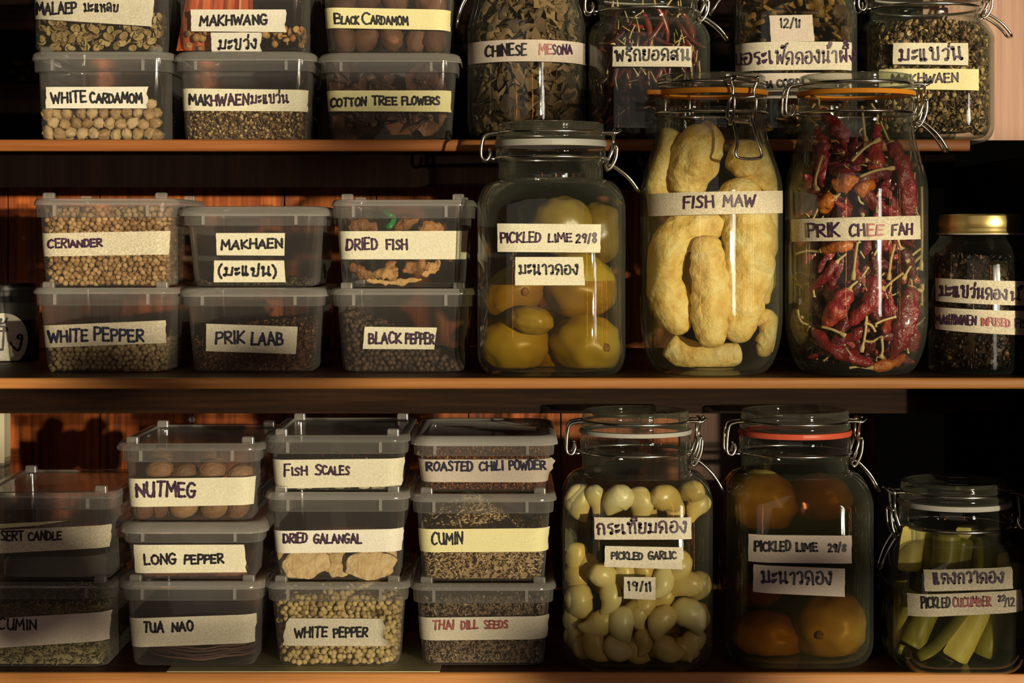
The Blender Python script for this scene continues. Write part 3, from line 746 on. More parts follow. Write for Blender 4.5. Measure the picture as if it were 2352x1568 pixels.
    tube('clasp_loop', [(b+.0095, -e, zw-.013*k), (b+.0085, -e, zw-.023*k), (b+.004, -e, zw-.0315*k), (b+.0015, -e*.9, zw-.030*k), (b+.0015, 0, zw-.0295*k), (b+.0015, e*.9, zw-.030*k), (b+.004, e, zw-.0315*k), (b+.0085, e, zw-.023*k), (b+.0095, e, zw-.013*k), (b+.0075, e, zw-.0115*k), (b+.006, 0, zw-.0125*k), (b+.0075, -e, zw-.0115*k)], cl_, 4, True)
    g = .008
    if abs(ca) < .8 or lev == 0:   # a lever that hangs down in front of the jar
        lv = [(b+.003, -g, zw-.026*k), (b+.009, -g, zw-.036*k), (b+.0125, -g*1.08, zw-.046*k), (b+.0140, -g*1.2, zw-.056*k), (b+.0140, g*1.2, zw-.056*k), (b+.0125, g*1.08, zw-.046*k), (b+.009, g, zw-.036*k), (b+.003, g, zw-.026*k)]
    else:
        lv = [(b+.0035, -g, zw-.0275*k), (b+.008, -g, zw-.029*k), (b+.016, -g, zw-.036*k), (b+.0215, -g*.9, zw-.043*k), (b+.0255, -g*.7, zw-.050*k), (b+.0255, g*.7, zw-.050*k), (b+.0215, g*.9, zw-.043*k), (b+.016, g, zw-.036*k), (b+.008, g, zw-.029*k), (b+.0035, g, zw-.0275*k)]
    if lev > 0: lv = [(b+(q[0]-b)*lev, q[1], q[2]) for q in lv]
    tube('lever', lv, cl_, 5)
    return c

YJ = .003
J = clip_jar
J('JM1', 'squarish clip jar of pickled limes in amber brine, on the middle shelf', YJ, (1143, 1388), (283, 306), (324, 338), 366, (1145, 1386), 410, (1097, 1432), 475, 860, SEALW, zbase=ZM1, corner=55, base_fr=.80)
J('JM2', 'tall round clip jar labelled FISH MAW with orange seal and clasp facing forward', YJ, (1510, 1757), (174, 206), (210, 221), 264, (1508, 1759), 285, (1471, 1797), 440, 860, SEALO, square=False, zbase=ZM1, corner=140, base_fr=.68, clasp=math.radians(-66), seal_tab=True)
J('JM3', 'tall round clip jar labelled PRIK CHEE FAH full of dried red chillies', YJ, (1838, 2096), (174, 206), (212, 222), 264, (1838, 2098), 285, (1803, 2128), 440, 860, SEALO, square=False, zbase=ZM1, corner=140, base_fr=.68)
YB = .035
J('JB1', 'clip jar of peeled garlic cloves in brine with three tape labels, on the lowest shelf', YB, (1335, 1581), (940, 964), (984, 993), 1037, (1337, 1582), 1075, (1291, 1631), 1140, 1537, SEALW, zbase=ZL1, corner=55, base_fr=.80)
J('JB2', 'dark brown clip jar of pickled limes with red seal, between garlic and cucumber jars', .045, (1701, 1948), (939, 963), (985, 997), 1038, (1703, 1948), 1075, (1660, 1993), 1145, 1530, SEALR, zbase=ZL1, corner=55, base_fr=.80, lev=.9)
J('JB3', 'low clip jar of pickled cucumber sticks, its lever pointing to the dark lime jar', .024, (2068, 2313), (1101, 1130), (1147, 1158), 1206, (2066, 2316), 1230, (2038, 2350), 1295, 1531, SEALW, zbase=ZL1, corner=55, base_fr=.80, clasp=PI, lev=.66)
YUJ = .118
J('JT1', 'dark clip jar of crumbled dry leaves labelled CHINESE MESONA, on the upper shelf', YUJ, (1092, 1330), (-110, -85), (-75, -66), -30, (1092, 1330), -10, (1070, 1344), 75, 315, SEALW, square=False, zbase=ZU1, corner=60, base_fr=.80, clasp=PI, hinge=False, lev=0)
J('JT2', 'dark clip jar of thin dried chillies with one Thai label, beside the mesona jar', YUJ, (1378, 1600), (-45, -20), (-6, 4), 30, (1378, 1600), 50, (1350, 1624), 95, 316, SEALW, zbase=ZU1, corner=30, base_fr=.85)
J('JT3', 'dark clip jar dated 12/11 with bands of Thai writing, behind the fish maw jar', YUJ, (1706, 1935), (-130, -100), (-90, -80), -45, (1706, 1935), -25, (1682, 1957), 45, 316, SEALW, zbase=ZU1, corner=30, base_fr=.85, clasp=PI)
J('JT4', 'squarish clip jar of husky makhwaen seeds with two stacked labels, by the pale wooden panel', YUJ, (2000, 2246), (-45, -18), (-10, 0), 24, (2000, 2246), 45, (1981, 2268), 95, 318, SEALW, zbase=ZU1, corner=40, base_fr=.82)

L('JT1', [(1076, 101), (1342, 101), (1343, 150), (1076, 150)], [('CHINESE', 1118, 1210, 130, 126, 25, 'k', 4), ('ME', 1238, 1267, 125, 125, 22, 'r', 3.5), ('SONA', 1268, 1312, 126, 124, 21, 'p', 3.5)], 'pink')
L('JT2', [(1408, 107), (1587, 107), (1588, 154), (1407, 153)], [('พริกยอดสน', 1413, 1582, 140, 138, 24, 'k', 4.5)], 'grey', ragged=.3)
L('JT3', [(1767, 36), (1865, 34), (1871, 95), (1771, 97)], [('12/11', 1793, 1838, 63, 64, 19, 'k', 3.5)], 'pink', ragged=.3)
L('JT3', [(1686, 104), (1955, 98), (1955, 162), (1687, 168)], [('บอระเพ็', 1688, 1802, 150, 146, 28, 'p', 4), ('ดดองน้ำผึ้ง', 1805, 1962, 148, 142, 28, 'p', 4)], 'grey', ragged=.3)
L('JT3', [(1692, 174), (1955, 169), (1955, 226), (1694, 231)], [('RA', 1757, 1775, 203, 202, 16, 'k', 4), ('CORDI', 1785, 1845, 201, 200, 17, 'k', 4.5)], 'pink', ragged=.3)
L('JT4', [(2052, 99), (2223, 99), (2224, 150), (2051, 148)], [('มะแขว่น', 2066, 2210, 140, 138, 28, 'p', 4.5)], 'cream', ragged=.3)
L('JT4', [(2020, 160), (2248, 159), (2247, 208), (2020, 206)], [('MA', 2049, 2088, 191, 191, 19, 'k', 4), ('KHWAEN', 2091, 2200, 191, 188, 20, 'p', 4)], 'yellow', ragged=.4)
L('JM1', [(1143, 513), (1380, 515), (1378, 580), (1144, 578)], [('PICKLED', 1152, 1242, 557, 556, 22, 'p', 4), ('LIME', 1260, 1314, 556, 555, 20, 'p', 4), ('29/8', 1324, 1370, 557, 557, 20, 'p', 4)], 'cream', ragged=.3)
L('JM1', [(1184, 590), (1339, 590), (1343, 655), (1183, 655)], [('มะนาวดอง', 1192, 1328, 630, 629, 23, 'k', 4)], 'cream', ragged=.3)
L('JM2', [(1486, 446), (1796, 438), (1796, 489), (1491, 497)], [('FISH', 1572, 1640, 478, 475, 25, 'p', 4.5), ('MAW', 1662, 1732, 475, 473, 24, 'p', 4.5)], 'fleck', ragged=.3)
L('JM3', [(1819, 504), (2112, 495), (2113, 549), (1820, 555)], [('PRIK', 1858, 1930, 545, 542, 30, 'p', 4.5), ('CH', 1953, 1987, 543, 541, 28, 'p', 4.5), ('EE', 1992, 2028, 541, 540, 25, 'r', 4.5), ('FAH', 2048, 2093, 541, 538, 26, 'p', 4.5)], 'fleck', ragged=.3)
L('JB1', [(1365, 1187), (1587, 1187), (1587, 1237), (1366, 1238)], [('กระเทียมดอง', 1372, 1576, 1226, 1222, 24, 'p', 4.5)], 'grey', ragged=.3)
L('JB1', [(1390, 1253), (1567, 1256), (1567, 1307), (1388, 1301)], [('PICKLED', 1405, 1476, 1283, 1284, 16, 'k', 4), ('GARLIC', 1490, 1553, 1284, 1282, 16, 'k', 4)], 'grey', ragged=.4)
L('JB1', [(1433, 1324), (1506, 1325), (1505, 1377), (1432, 1374)], [('19/11', 1443, 1495, 1354, 1357, 20, 'k', 4)], 'grey', ragged=.3)
L('JB2', [(1720, 1225), (1955, 1229), (1955, 1293), (1719, 1288)], [('PICKLED', 1735, 1816, 1264, 1264, 22, 'k', 4.5), ('LIME', 1829, 1877, 1265, 1265, 19, 'k', 5), ('29/8', 1902, 1943, 1266, 1266, 17, 'k', 4)], 'pink', ragged=.4)
L('JB2', [(1731, 1295), (1940, 1305), (1940, 1370), (1730, 1358)], [('มะนาวดอง', 1750, 1910, 1339, 1342, 28, 'b', 4.5)], 'pink', ragged=.3)
L('JB3', [(2122, 1307), (2322, 1300), (2325, 1351), (2125, 1357)], [('แตงกวาดอง', 2145, 2304, 1340, 1336, 24, 'p', 4.5)], 'fleck', ragged=.6)
L('JB3', [(2084, 1361), (2345, 1352), (2347, 1402), (2086, 1413)], [('PICKLED', 2118, 2182, 1396, 1393, 24, 'k', 3.5), ('CUCUMBER', 2190, 2275, 1393, 1390, 20, 'r', 3.5), ('22', 2293, 2308, 1380, 1378, 14, 'p', 3), ('/12', 2306, 2329, 1392, 1391, 18, 'p', 3)], 'fleck', ragged=.8)

#@@CONTENTS@@
# ------------------------------------------------------------------ loose fillings (nobody could count them)
def spindle(L_, w, K=5):
    v = [(0, 0, -L_/2)]+[(w/2*math.cos(2*PI*k/K), w/2*math.sin(2*PI*k/K), z) for z in (-L_*.2, L_*.2) for k in range(K)]+[(0, 0, L_/2)]
    f = []
    for k in range(K):
        a, b = 1+k, 1+(k+1) % K
        f += [(0, b, a), (a, b, b+K), (a, b+K, a+K), (a+K, b+K, 1+2*K)]
    return np.array(v), np.array(f)
def oval(a, b, h, K=10):
    v = [(0, 0, 0.05*h)]
    for r, z in ((.55, 0), (.8, h), (1, .2*h)): v += [(a*r*math.cos(2*PI*k/K), b*r*math.sin(2*PI*k/K), z) for k in range(K)]
    v.append((0, 0, -.6*h)); f = []
    for k in range(K):
        k2 = (k+1) % K
        f.append((0, 1+k, 1+k2)); f.append((3*K+1, 1+2*K+k2, 1+2*K+k))
        for j in (0, 1):
            a0, a1 = 1+j*K+k, 1+j*K+k2
            f += [(a0, a0+K, a1+K), (a0, a1+K, a1)]
    return np.array(v), np.array(f)
def crumple(n, s, seed, amp=.5):
    v, f = [], []
    for j in range(n+1):
        for i in range(n+1):
            x, y = (i/n-.5)*s, (j/n-.5)*s*.7
            k = 1-.6*(abs(2*i/n-1)**2)
            y *= k
            q = Vector((x*3/s+seed, y*3/s, seed*.7)); d = mnoise.noise_vector(q)
            v.append((x+d.x*s*.2*amp, y+d.y*s*.2*amp, d.z*s*.6*amp+amp*.25*s*math.sin(3*x/s+seed)))
    for j in range(n):
        for i in range(n):
            a = j*(n+1)+i; f += [(a, a+1, a+n+2), (a, a+n+2, a+n+1)]
    return np.array(v), np.array(f)
def cup(s):
    v, f = ICO1
    v = v*np.array((s, s, s*.9)); m = v[:, 2] > .3*s; v = v.copy(); v[m, 2] = -.1*s
    return v, f
def jit(base, s, pos, R=None):
    v, f = base
    return ((v*s)@(rmat() if R is None else R).T+np.array(pos), f)

def clampin(c, v, gap=.0038):
    out = v.copy()
    for k, (x, y, z) in enumerate(v):
        hw, hd, r = c.at(z); hw -= gap; hd -= gap; r = max(min(r, hw)-gap*.5, .004)
        dx, dy = x-c.cx, y-c.cy; qx, qy = abs(dx)-(hw-r), abs(dy)-(hd-r)
        if qx > 0 and qy > 0:
            L_ = math.hypot(qx, qy)
            if L_ > r: qx *= r/L_; qy *= r/L_
        else: qx, qy = min(qx, r), min(qy, r)
        out[k, 0] = c.cx+math.copysign(max(qx+hw-r, 0), dx); out[k, 1] = c.cy+math.copysign(max(qy+hd-r, 0), dy)
        out[k, 2] = max(z, c.zb+.0045) if hasattr(c, 'zb') else max(z, c.z0+.0008)
    return out
def fy(c, py, d=0.0):
    """depth of the inside of the front wall of a box at picture row py, plus d"""
    return c.cy-c.at(max(Z(py, c.cy-c.hd), c.z0))[1]+d
def seeds(key, name, label, cat, mat, d, top, top2=None):
    """round seeds in a jittered lattice behind every wall of the box one can see"""
    c = CON[key]; z0 = c.z0+.0013; items = []
    ztop = Z(top, c.cy-c.hd) if not callable(top) else None
    iz = 0; z = z0+d*.5; zmax = ztop if ztop else c.zlid-.002
    while z < zmax+.012:
        hw, hd, _ = c.at(z); hw -= .0012+d*.52; hd -= .0012+d*.52
        ny = int(2*hd/d/.9); nx = int(2*hw/d)
        for iy in range(ny+1):
            for ix in range(nx+1):
                x = -hw+(ix+.5*((iz+iy) % 2))*2*hw/nx; y = -hd+iy*d*.9
                if x > hw: continue
                ex_, ey_ = abs(x)-(hw-.009), abs(y)-(hd-.009)
                if ex_ > 0 and ey_ > 0 and math.hypot(ex_, ey_) > .0095: continue
                zt = ztop+.0012*mnoise.noise(Vector((x*90, y*90, iz*0))) if ztop else top(x/hw, (y+hd)/(2*hd))
                if z > zt: continue
                front, side, tp = iy, min(hw-x, x+hw)/d, (zt-z)/d
                if not (front < 3 or side < 1.2 or (tp < 1.6 and iy < 22)): continue
                p = np.array((c.cx+x, c.cy+y, z))+np.random.uniform(-.27, .27, 3)*d
                p[1] = max(p[1], c.cy-hd)
                items.append(jit(ICO2 if front < 2 or tp < 1 else ICO1, d*.52*random.uniform(.85, 1.12), p))
        z += d*.84; iz += 1
    o = scatter(name, items, mat)
    return tag(o, label, cat, kind='stuff')
def grains(key, name, label, cat, mat, bases, dens, top, thick=.004, front_bias=.5, core=True, flatten=0, backtop=True):
    c = CON[key]; items = []; z0 = c.z0+.0013
    yf = c.cy-c.hd
    tf = top if callable(top) else (lambda fx, fy: Z(top, yf))
    def add(x, y, z, R=None):
        b = random.choice(bases); v, f = jit(b, random.uniform(.8, 1.15), (c.cx+x, c.cy+y, z), R)
        hw, hd, _r = c.at(z)
        items.append((clampin(c, v, .0012), f))
    zm = max(tf(fx, fy) for fx in (-1, -.5, 0, .5, 1) for fy in (0, .3, .6, 1))
    mg = .0024
    A = .1*(zm-z0)
    for _ in range(int(A*dens*3)):
        z = random.uniform(z0+.0008, zm); hw, hd, _r = c.at(z)
        fx = random.uniform(-1, 1); t = random.random()**1.5*thick
        if z > tf(fx, t/(2*hd)): continue
        R = None
        if flatten:   # lie roughly flat against the wall
            R = np.array((Euler((PI/2+random.gauss(0, flatten), random.uniform(0, 6.28), 0), 'XYZ').to_matrix() @ Matrix.Identity(3)))
            R = np.array(Euler((random.gauss(PI/2, flatten), 0, random.gauss(0, flatten))).to_matrix() @ Euler((0, 0, random.uniform(0, 6.28))).to_matrix())
        add(fx*(hw-mg), -hd+mg+t, z, R)
    for _ in range(int(.13*(zm-z0)*dens*1.4)):
        z = random.uniform(z0+.0008, zm); hw, hd, _r = c.at(z); sg = random.choice((-1, 1)); fy = random.uniform(0, 1)
        if z > tf(sg, fy): continue
        add(sg*(hw-mg-random.random()*thick*.5), -hd+mg+fy*2*(hd-mg), z)
    if backtop:
        hw, hd, _r = c.at(zm)
        for _ in range(int(.1*.12*dens*1.3)):
            fx, fy = random.uniform(-1, 1), random.random()
            z = tf(fx, fy)
            if z <= z0+.001: continue
            add(fx*(hw-mg), -hd+mg+fy*2*(hd-mg), z-random.random()*.002)
    ex = None
    if core:
        n = 12; V = []; hw, hd, _r = c.at(z0); k = mg+.0042
        for zz in (0, 1):
            for j in range(n+1):
                for i in range(n+1):
                    fx, fy = -1+2*i/n, j/n
                    V.append((c.cx+fx*(hw-k), c.cy-hd+k+fy*2*(hd-k), z0 if zz == 0 else max(tf(fx, fy)-.003, z0+.0003)))
        Fc = []; m = (n+1)**2
        for j in range(n):
            for i in range(n):
                a = j*(n+1)+i; Fc.append((m+a, m+a+1, m+a+n+2, m+a+n+1))
        e = [i for i in range(n+1)]+[j*(n+1)+n for j in range(1, n+1)]+[n*(n+1)+i for i in range(n-1, -1, -1)]+[j*(n+1) for j in range(n-1, 0, -1)]
        for q in range(len(e)): a, b = e[q], e[(q+1) % len(e)]; Fc.append((a, b, b+m, a+m))
        ex = (V, Fc)
    o = scatter(name, items, mat, extra=ex)
    return tag(o, label, cat, kind='stuff')
def isl(name, cols, rough=.55, spec=.3, bump=0):
    n = len(cols); return solid(name, [(i/max(n-1, 1), c) for i, c in enumerate(cols)], rough=rough, src='island', spec=spec, bump=bump, scale=900)
np.random.seed(4)
M_COR = isl('coriander_skin', [(.20, .10, .035), (.34, .19, .075), (.44, .27, .115), (.54, .36, .17)], .6)
M_WPEP = isl('white_pepper_skin', [(.30, .21, .10), (.40, .29, .15), (.46, .35, .19)], .65)
M_WPEP2 = isl('pale_pepper_skin', [(.20, .13, .05), (.52, .38, .15), (.60, .46, .20), (.66, .52, .25)], .6)
M_BPEP = isl('black_pepper_skin', [(.035, .022, .016), (.07, .042, .028), (.13, .075, .045)], .6, bump=.6)
seeds('M1', 'coriander_seed_filling', 'round tan coriander seeds filling the CERIANDER box to the lid', 'spice', M_COR, .0040, 480)
seeds('M1b', 'peppercorn_filling', 'dull tan peppercorns below the slanted tape in the box under the coriander', 'spice', M_WPEP, .0040, 775)
sl = CON['M3b']
seeds('M3b', 'peppercorn_filling', 'dark wrinkled black peppercorns sloping down in the BLACK PEPPER box', 'spice', M_BPEP, .0041, lambda fx, fy: sl.z0+.0425-.0185*(fx+1)+.004*fy)
s2 = CON['B2c']
seeds('B2c', 'peppercorn_filling', 'pale yellow peppercorns behind the torn tape on the lowest shelf', 'spice', M_WPEP2, .0043, lambda fx, fy: s2.z0+.055+.006*fy-.006*abs(fx))
M_CUM = isl('cumin_husk', [(.22, .13, .055), (.40, .27, .13), (.50, .36, .19), (.62, .48, .28)], .6)
M_DILL = isl('dill_husk', [(.10, .06, .035), (.19, .125, .07), (.27, .185, .11), (.42, .31, .2)], .65)
M_OLIVE = isl('olive_husk', [(.09, .07, .025), (.17, .14, .06), (.25, .21, .10), (.34, .28, .14)], .65)
c_ = CON['B3b']
grains('B3b', 'cumin_seed_filling', 'pale tan cumin seeds heaped in the box with yellow tape', 'spice', M_CUM, [spindle(.0056, .0013), spindle(.0048, .0012)], 70000, lambda fx, fy: c_.z0+.031+.024*max(0, 1-abs(fx+.35)*1.0)*min(1, .2+fy*2))
grains('B3c', 'dill_seed_filling', 'small brown dill seeds with pale rims filling the THAI DILL SEEDS box', 'spice', M_DILL, [oval(.0021, .0010, .0004, 7), spindle(.0042, .0011)], 75000, 1374)
c0_ = CON['B0b']
grains('B0b', 'cumin_seed_filling', 'greenish brown cumin seeds in the shaded box beneath the DESSERT CANDLE box', 'spice', M_OLIVE, [spindle(.0056, .0012), spindle(.0046, .0011)], 60000, lambda fx, fy: c0_.z0+.047+.006*fy)
M_LAAB = isl('ground_spice_mix', [(.05, .02, .012), (.10, .035, .018), (.17, .06, .025), (.08, .03, .018), (.42, .20, .06)], .6)
c1_ = CON['M2b']
grains('M2b', 'spice_mix_filling', 'dark red-brown coarse spice mix with orange flecks in the PRIK LAAB box', 'spice', M_LAAB, [spindle(.003, .001), (ICO1[0]*.0011, ICO1[1]), oval(.0016, .0011, .0003, 6), spindle(.0045, .0008)], 85000, lambda fx, fy: c1_.z0+.026+.010*min(1, fy*3)+.004*fx)
M_CHIP = isl('roasted_chilli_powder', [(.09, .022, .01), (.15, .036, .013), (.20, .05, .016), (.50, .22, .05)], .6)
grains('B3', 'chilli_powder_filling', 'dark red roasted chilli powder with orange flakes, under the shiny hollow lid', 'spice', M_CHIP, [(ICO1[0]*.0007, ICO1[1]), oval(.0014, .001, .0003, 6), (ICO1[0]*.001, ICO1[1])], 160000, 1024, thick=.002)
M_MKW = isl('husky_seed_mix', [(.07, .035, .018), (.15, .075, .03), (.24, .12, .045), (.11, .05, .025), (.50, .36, .15), (.58, .44, .2)], .6)
HUSK = [cup(.0017), (ICO1[0]*.0013, ICO1[1]), cup(.0015), spindle(.009, .0006, 4), oval(.0017, .0012, .0004, 7)]
c2_ = CON['T2b']
grains('T2b', 'husky_seed_filling', 'brown husky seeds with tan open shells in the MAKHWAEN box', 'spice', M_MKW, HUSK, 125000, lambda fx, fy: c2_.z0+.024+.022*min(1, fy*2.5)*max(0, .3+.7*fx))
M_MKD = isl('dark_husk_mix', [(.03, .018, .012), (.07, .04, .02), (.05, .05, .02), (.16, .10, .045)], .6)
c3_ = CON['M2']
grains('M2', 'husky_seed_filling', 'thin layer of dark husks on the bottom of the MAKHAEN box', 'spice', M_MKD, HUSK, 60000, lambda fx, fy: c3_.z0+.003+.005*max(0, mnoise.noise(Vector((fx*3, fy*3, 2)))+.2), thick=.008)
M_MAL = isl('flat_seed_skin', [(.20, .12, .05), (.34, .23, .09), (.44, .32, .13), (.52, .40, .18), (.14, .08, .04)], .5)
grains('T1', 'flat_seed_filling', 'flat oval greenish tan seeds with raised rims in the MALAEP box', 'spice', M_MAL, [oval(.0042, .0030, .0010, 14), oval(.0038, .0027, .0009, 14)], 19000, 30, thick=.012, flatten=.5, core=False)
M_MKG = isl('orange_tan_seed', [(.28, .12, .04), (.42, .22, .08), (.50, .30, .12)], .55)
grains('T2', 'seed_filling', 'orange tan seeds round the small Thai label of the MAKHWANG box', 'spice', M_MKG, [oval(.0036, .0026, .0014, 10), (ICO2[0]*np.array((.0034, .003, .003)), ICO2[1])], 9000, 60, thick=.012, core=False)
M_SCALE = isl('fish_scale', [(.42, .38, .24), (.52, .48, .33), (.62, .58, .44)], .35)
grains('B2', 'fish_scale_filling', 'pale translucent fish scales low in the FISH SCALES box', 'spice', M_SCALE, [oval(.0055, .0048, .0005, 10)], 9000, 1094, thick=.012, flatten=.6, core=False)

# ------------------------------------------------------------------ single pieces in the boxes
def single(name, v, f, mat, loc, label, cat, group=None, **kw):
    o = mk(name, v, f, mat, loc=loc, **kw); return tag(o, label, cat, group)
def clone(o, loc, rot=None, scale=None, label=None):
    c = o.copy(); COL.objects.link(c); c.location = loc
    if rot is not None: c.rotation_euler = rot
    if scale is not None: c.scale = (scale,)*3 if not hasattr(scale, '__len__') else scale
    if label: c['label'] = label
    for ch in o.children:
        d = ch.copy(); COL.objects.link(d); d.parent = c
        for g in ch.children: e = g.copy(); COL.objects.link(e); e.parent = d
    return c
def pod_mesh(rx, ry, rz, lobes, amp, point, rough, seed, nl=24, nt=14):
    v, f = [], []
    for j in range(nt+1):
        t = PI*j/nt
        for i in range(nl):
            a = 2*PI*i/nl
            k = 1+amp*math.cos(lobes*a+seed)*math.sin(t)
            q = Vector((math.sin(t)*math.cos(a), math.sin(t)*math.sin(a), math.cos(t)))
            k *= 1+rough*mnoise.noise(q*2.5+Vector((seed*3, 0, 0)))
            z = math.cos(t); z = z+point*max(0, z-.6)
            v.append((q.x*rx*k, q.y*ry*k, z*rz*k))
    for j in range(nt):
        for i in range(nl): f.append((j*nl+i, j*nl+(i+1) % nl, (j+1)*nl+(i+1) % nl, (j+1)*nl+i))
    return v, f
M_CARD = solid('white_cardamom_skin', [(.25, (.34, .21, .09)), (.5, (.46, .31, .15)), (.8, (.56, .41, .23))], rough=.6, src='object', scale=140, bump=.5, bscale=350)
prot = []
for k in range(4):
    v, f = pod_mesh(.0042, .0040, .0049, 3, .10, .5, .22, k*2.1)
    prot.append((v, f))
made = []
def put(i, loc, label, group, sc=1.0, cat='spice pod', name='cardamom_pod', mat=None, rot=None):
    k = i % len(prot)
    rot = rot if rot is not None else (random.uniform(0, 6.28), random.uniform(0, 6.28), random.uniform(0, 6.28))
    if k >= len(made):
        o = single(name, prot[k][0], prot[k][1], mat, (0, 0, 0), label, cat, group, sharp=None); made.append(o)
        o.location = loc; o.rotation_euler = rot; o.scale = (sc,)*3; return o
    return clone(made[k], loc, rot, sc, label)
c = CON['T1b']; i = 0
yf = c.cy-c.hd
for layer in range(3):
    for row in range(4):
        for col in range(11):
            if row == 3 and (layer != 1 or col not in (4, 5, 9)): continue
            if row == 2 and layer == 0 and col in (1, 2): continue
            if layer == 2 and row < 2: continue
            z = c.z0+.0056+row*.0078+random.uniform(-.0008, .0008); hw, hd, _ = c.at(z)
            x = -hw+.0058+(col+.5*((row+layer) % 2))*.0087
            if x > hw-.0055: continue
            put(i, (c.cx+x, c.cy-hd+.0064+layer*.0082+random.uniform(0, .001), z), 'wrinkled cream cardamom pod in the WHITE CARDAMOM box', 'white cardamom pods in their box', random.uniform(.92, 1.12), mat=M_CARD); i += 1
# black cardamom
M_BCARD = solid('black_cardamom_skin', [(.3, (.08, .034, .02)), (.6, (.14, .062, .036)), (.8, (.20, .10, .058))], rough=.7, src='object', scale=90, bump=.6, bscale=500, stretch=(1, 1, .2))
prot = [pod_mesh(.0105, .0095, .0135, 14, .035, .35, .12, k) for k in range(3)]; made = []
c = CON['T3']
for i, (px, py, dy, rot) in enumerate([(775, 20, 0, .4), (838, 0, .002, 1.2), (905, -5, 0, .2), (975, 0, .003, 1.5), (1005, 20, .004, .2), (778, 88, 0, .2), (835, 100, .004, 1.4), (898, 92, 0, 1.1), (960, 96, .005, .5), (1003, 92, .003, .1), (850, 45, .010, .9), (930, 48, .012, .6)]):
    y = fy(c, max(py, 60), .0115+dy)
    put(i, (min(max(X(px, y), c.cx-.035), c.cx+.035), y, max(Z(py, y), c.z0+.0125)), 'brown ribbed cardamom pod in the BLACK CARDAMOM box', 'black cardamom pods in their box', 1.0, mat=M_BCARD, rot=(random.uniform(-.4, .4), rot, random.uniform(0, 6)))
# nutmegs
M_NUT = solid('nutmeg_shell', [(.3, (.14, .065, .028)), (.55, (.22, .11, .05)), (.8, (.32, .18, .085))], rough=.5, src='object', scale=160, stretch=(1, 1, .35), bump=1, bscale=380, bdist=.0016)
prot = [pod_mesh(.0085, .0083, .0112, 3, .015, .0, .06, k) for k in range(3)]; made = []
c = CON['B1']
for i, (px, py, dy, a, sc) in enumerate([(323, 1172, 0, .3, .95), (368, 1176, .002, .1, .82), (422, 1172, 0, 1.5, 1.0), (494, 1172, 0, 1.2, 1.0), (548, 1173, .001, .5, .92), (395, 1150, .011, 1.2, .9), (462, 1148, .012, 1.5, .9), (520, 1150, .011, 1.4, .9), (340, 1128, .004, 1, .9), (400, 1122, .003, .4, .9), (460, 1128, .004, 1.3, .9), (525, 1126, .003, .8, .9), (366, 1078, .008, 1.4, .95), (425, 1085, .010, 1.2, .9), (488, 1080, .006, 1.5, .95), (552, 1088, .004, 1.3, .9), (368, 1050, .022, 1.5, .9), (488, 1050, .02, 1.6, .9)]):
    y = fy(c, py, .0105+dy)
    put(i, (min(max(X(px, y), c.cx-.036), c.cx+.036), y, max(Z(py, y), c.z0+.0092)), 'brown whole nutmeg in the NUTMEG box', 'nutmegs in their box', sc, 'nutmeg', 'nutmeg', M_NUT, rot=(random.uniform(-.3, .3), a, 0))
# galangal slices
M_GAL = solid('galangal_flesh', [(.3, (.54, .34, .16)), (.5, (.72, .52, .27)), (.72, (.82, .64, .39))], rough=.8, scale=170, bump=1, bscale=420, bdist=.0015, detail=8)
M_RIND = solid('galangal_rind', [(.3, (.26, .10, .06)), (.7, (.42, .20, .12))], rough=.7, scale=150, bump=.5)
c = CON['B2b']
def slice_(px, py, rx, rz, rot, y, th, label, seed, tilt=.1):
    n = 90; pts = []
    for i in range(n):
        a = 2*PI*i/n; k = 1+.16*mnoise.noise(Vector((math.cos(a)*1.7+seed, math.sin(a)*1.7, 0)))+.05*mnoise.noise(Vector((math.cos(a)*4+seed, math.sin(a)*4, 3)))
        x, z = rx*k*math.cos(a), rz*k*math.sin(a)
        pts.append((x*math.cos(rot)-z*math.sin(rot), x*math.sin(rot)+z*math.cos(rot)))
    V, Fc, mi = [], [], []
    cx, cz = X(px, y), Z(py, y)
    rings = [(.0, -.0006), (.5, -.0002), (.88, .0), (.985, .0006), (1, .0015), (1, th-.001), (.97, th), (.6, th)]
    for k, (r, d) in enumerate(rings):
        for x, z in pts: V.append((cx+x*r, y+d+tilt*(z*r)+.0008*mnoise.noise(Vector((x*200*r+seed, z*200*r, k))), cz+z*r))
    for k in range(len(rings)-1):
        for i in range(n):
            Fc.append((k*n+i, k*n+(i+1) % n, (k+1)*n+(i+1) % n, (k+1)*n+i)); mi.append(1 if 3 <= k <= 5 else 0)
    Fc.append(tuple(range((len(rings)-1)*n, len(rings)*n))); mi.append(0)
    o = mk('galangal_slice', V, Fc, None, loc=(cx, y, cz), mats=[M_GAL, M_RIND], fmat=mi, sharp=50)
    return tag(o, label, 'spice slice', 'galangal slices')
y = fy(c, 1315, .0022)
slice_(702, 1296, .0185, .0105, .18, y, .004, 'larger oblong pale galangal slice in the DRIED GALANGAL box, below the word DRIED', 1.0)
slice_(852, 1297, .0185, .0112, .05, y+.0005, .005, 'pale galangal slice with lobed outline and dark rind, below the end of GALANGAL', 4.2)
slice_(776, 1296, .010, .0095, .5, y+.008, .004, 'shaded reddish-edged galangal slice wedged between the two large pale slices', 7.7, .5)
slice_(655, 1275, .006, .014, .1, y+.009, .003, 'upright rind-edged galangal slice behind the larger oblong slice', 9.1, .2)
slice_(884, 1272, .009, .012, .3, y+.013, .004, 'small galangal slice standing behind the lobed slice', 3.3, .3)
slice_(740, 1262, .016, .009, -.2, y+.014, .004, 'galangal slice lying behind the DRIED GALANGAL label', 5.5, .4)
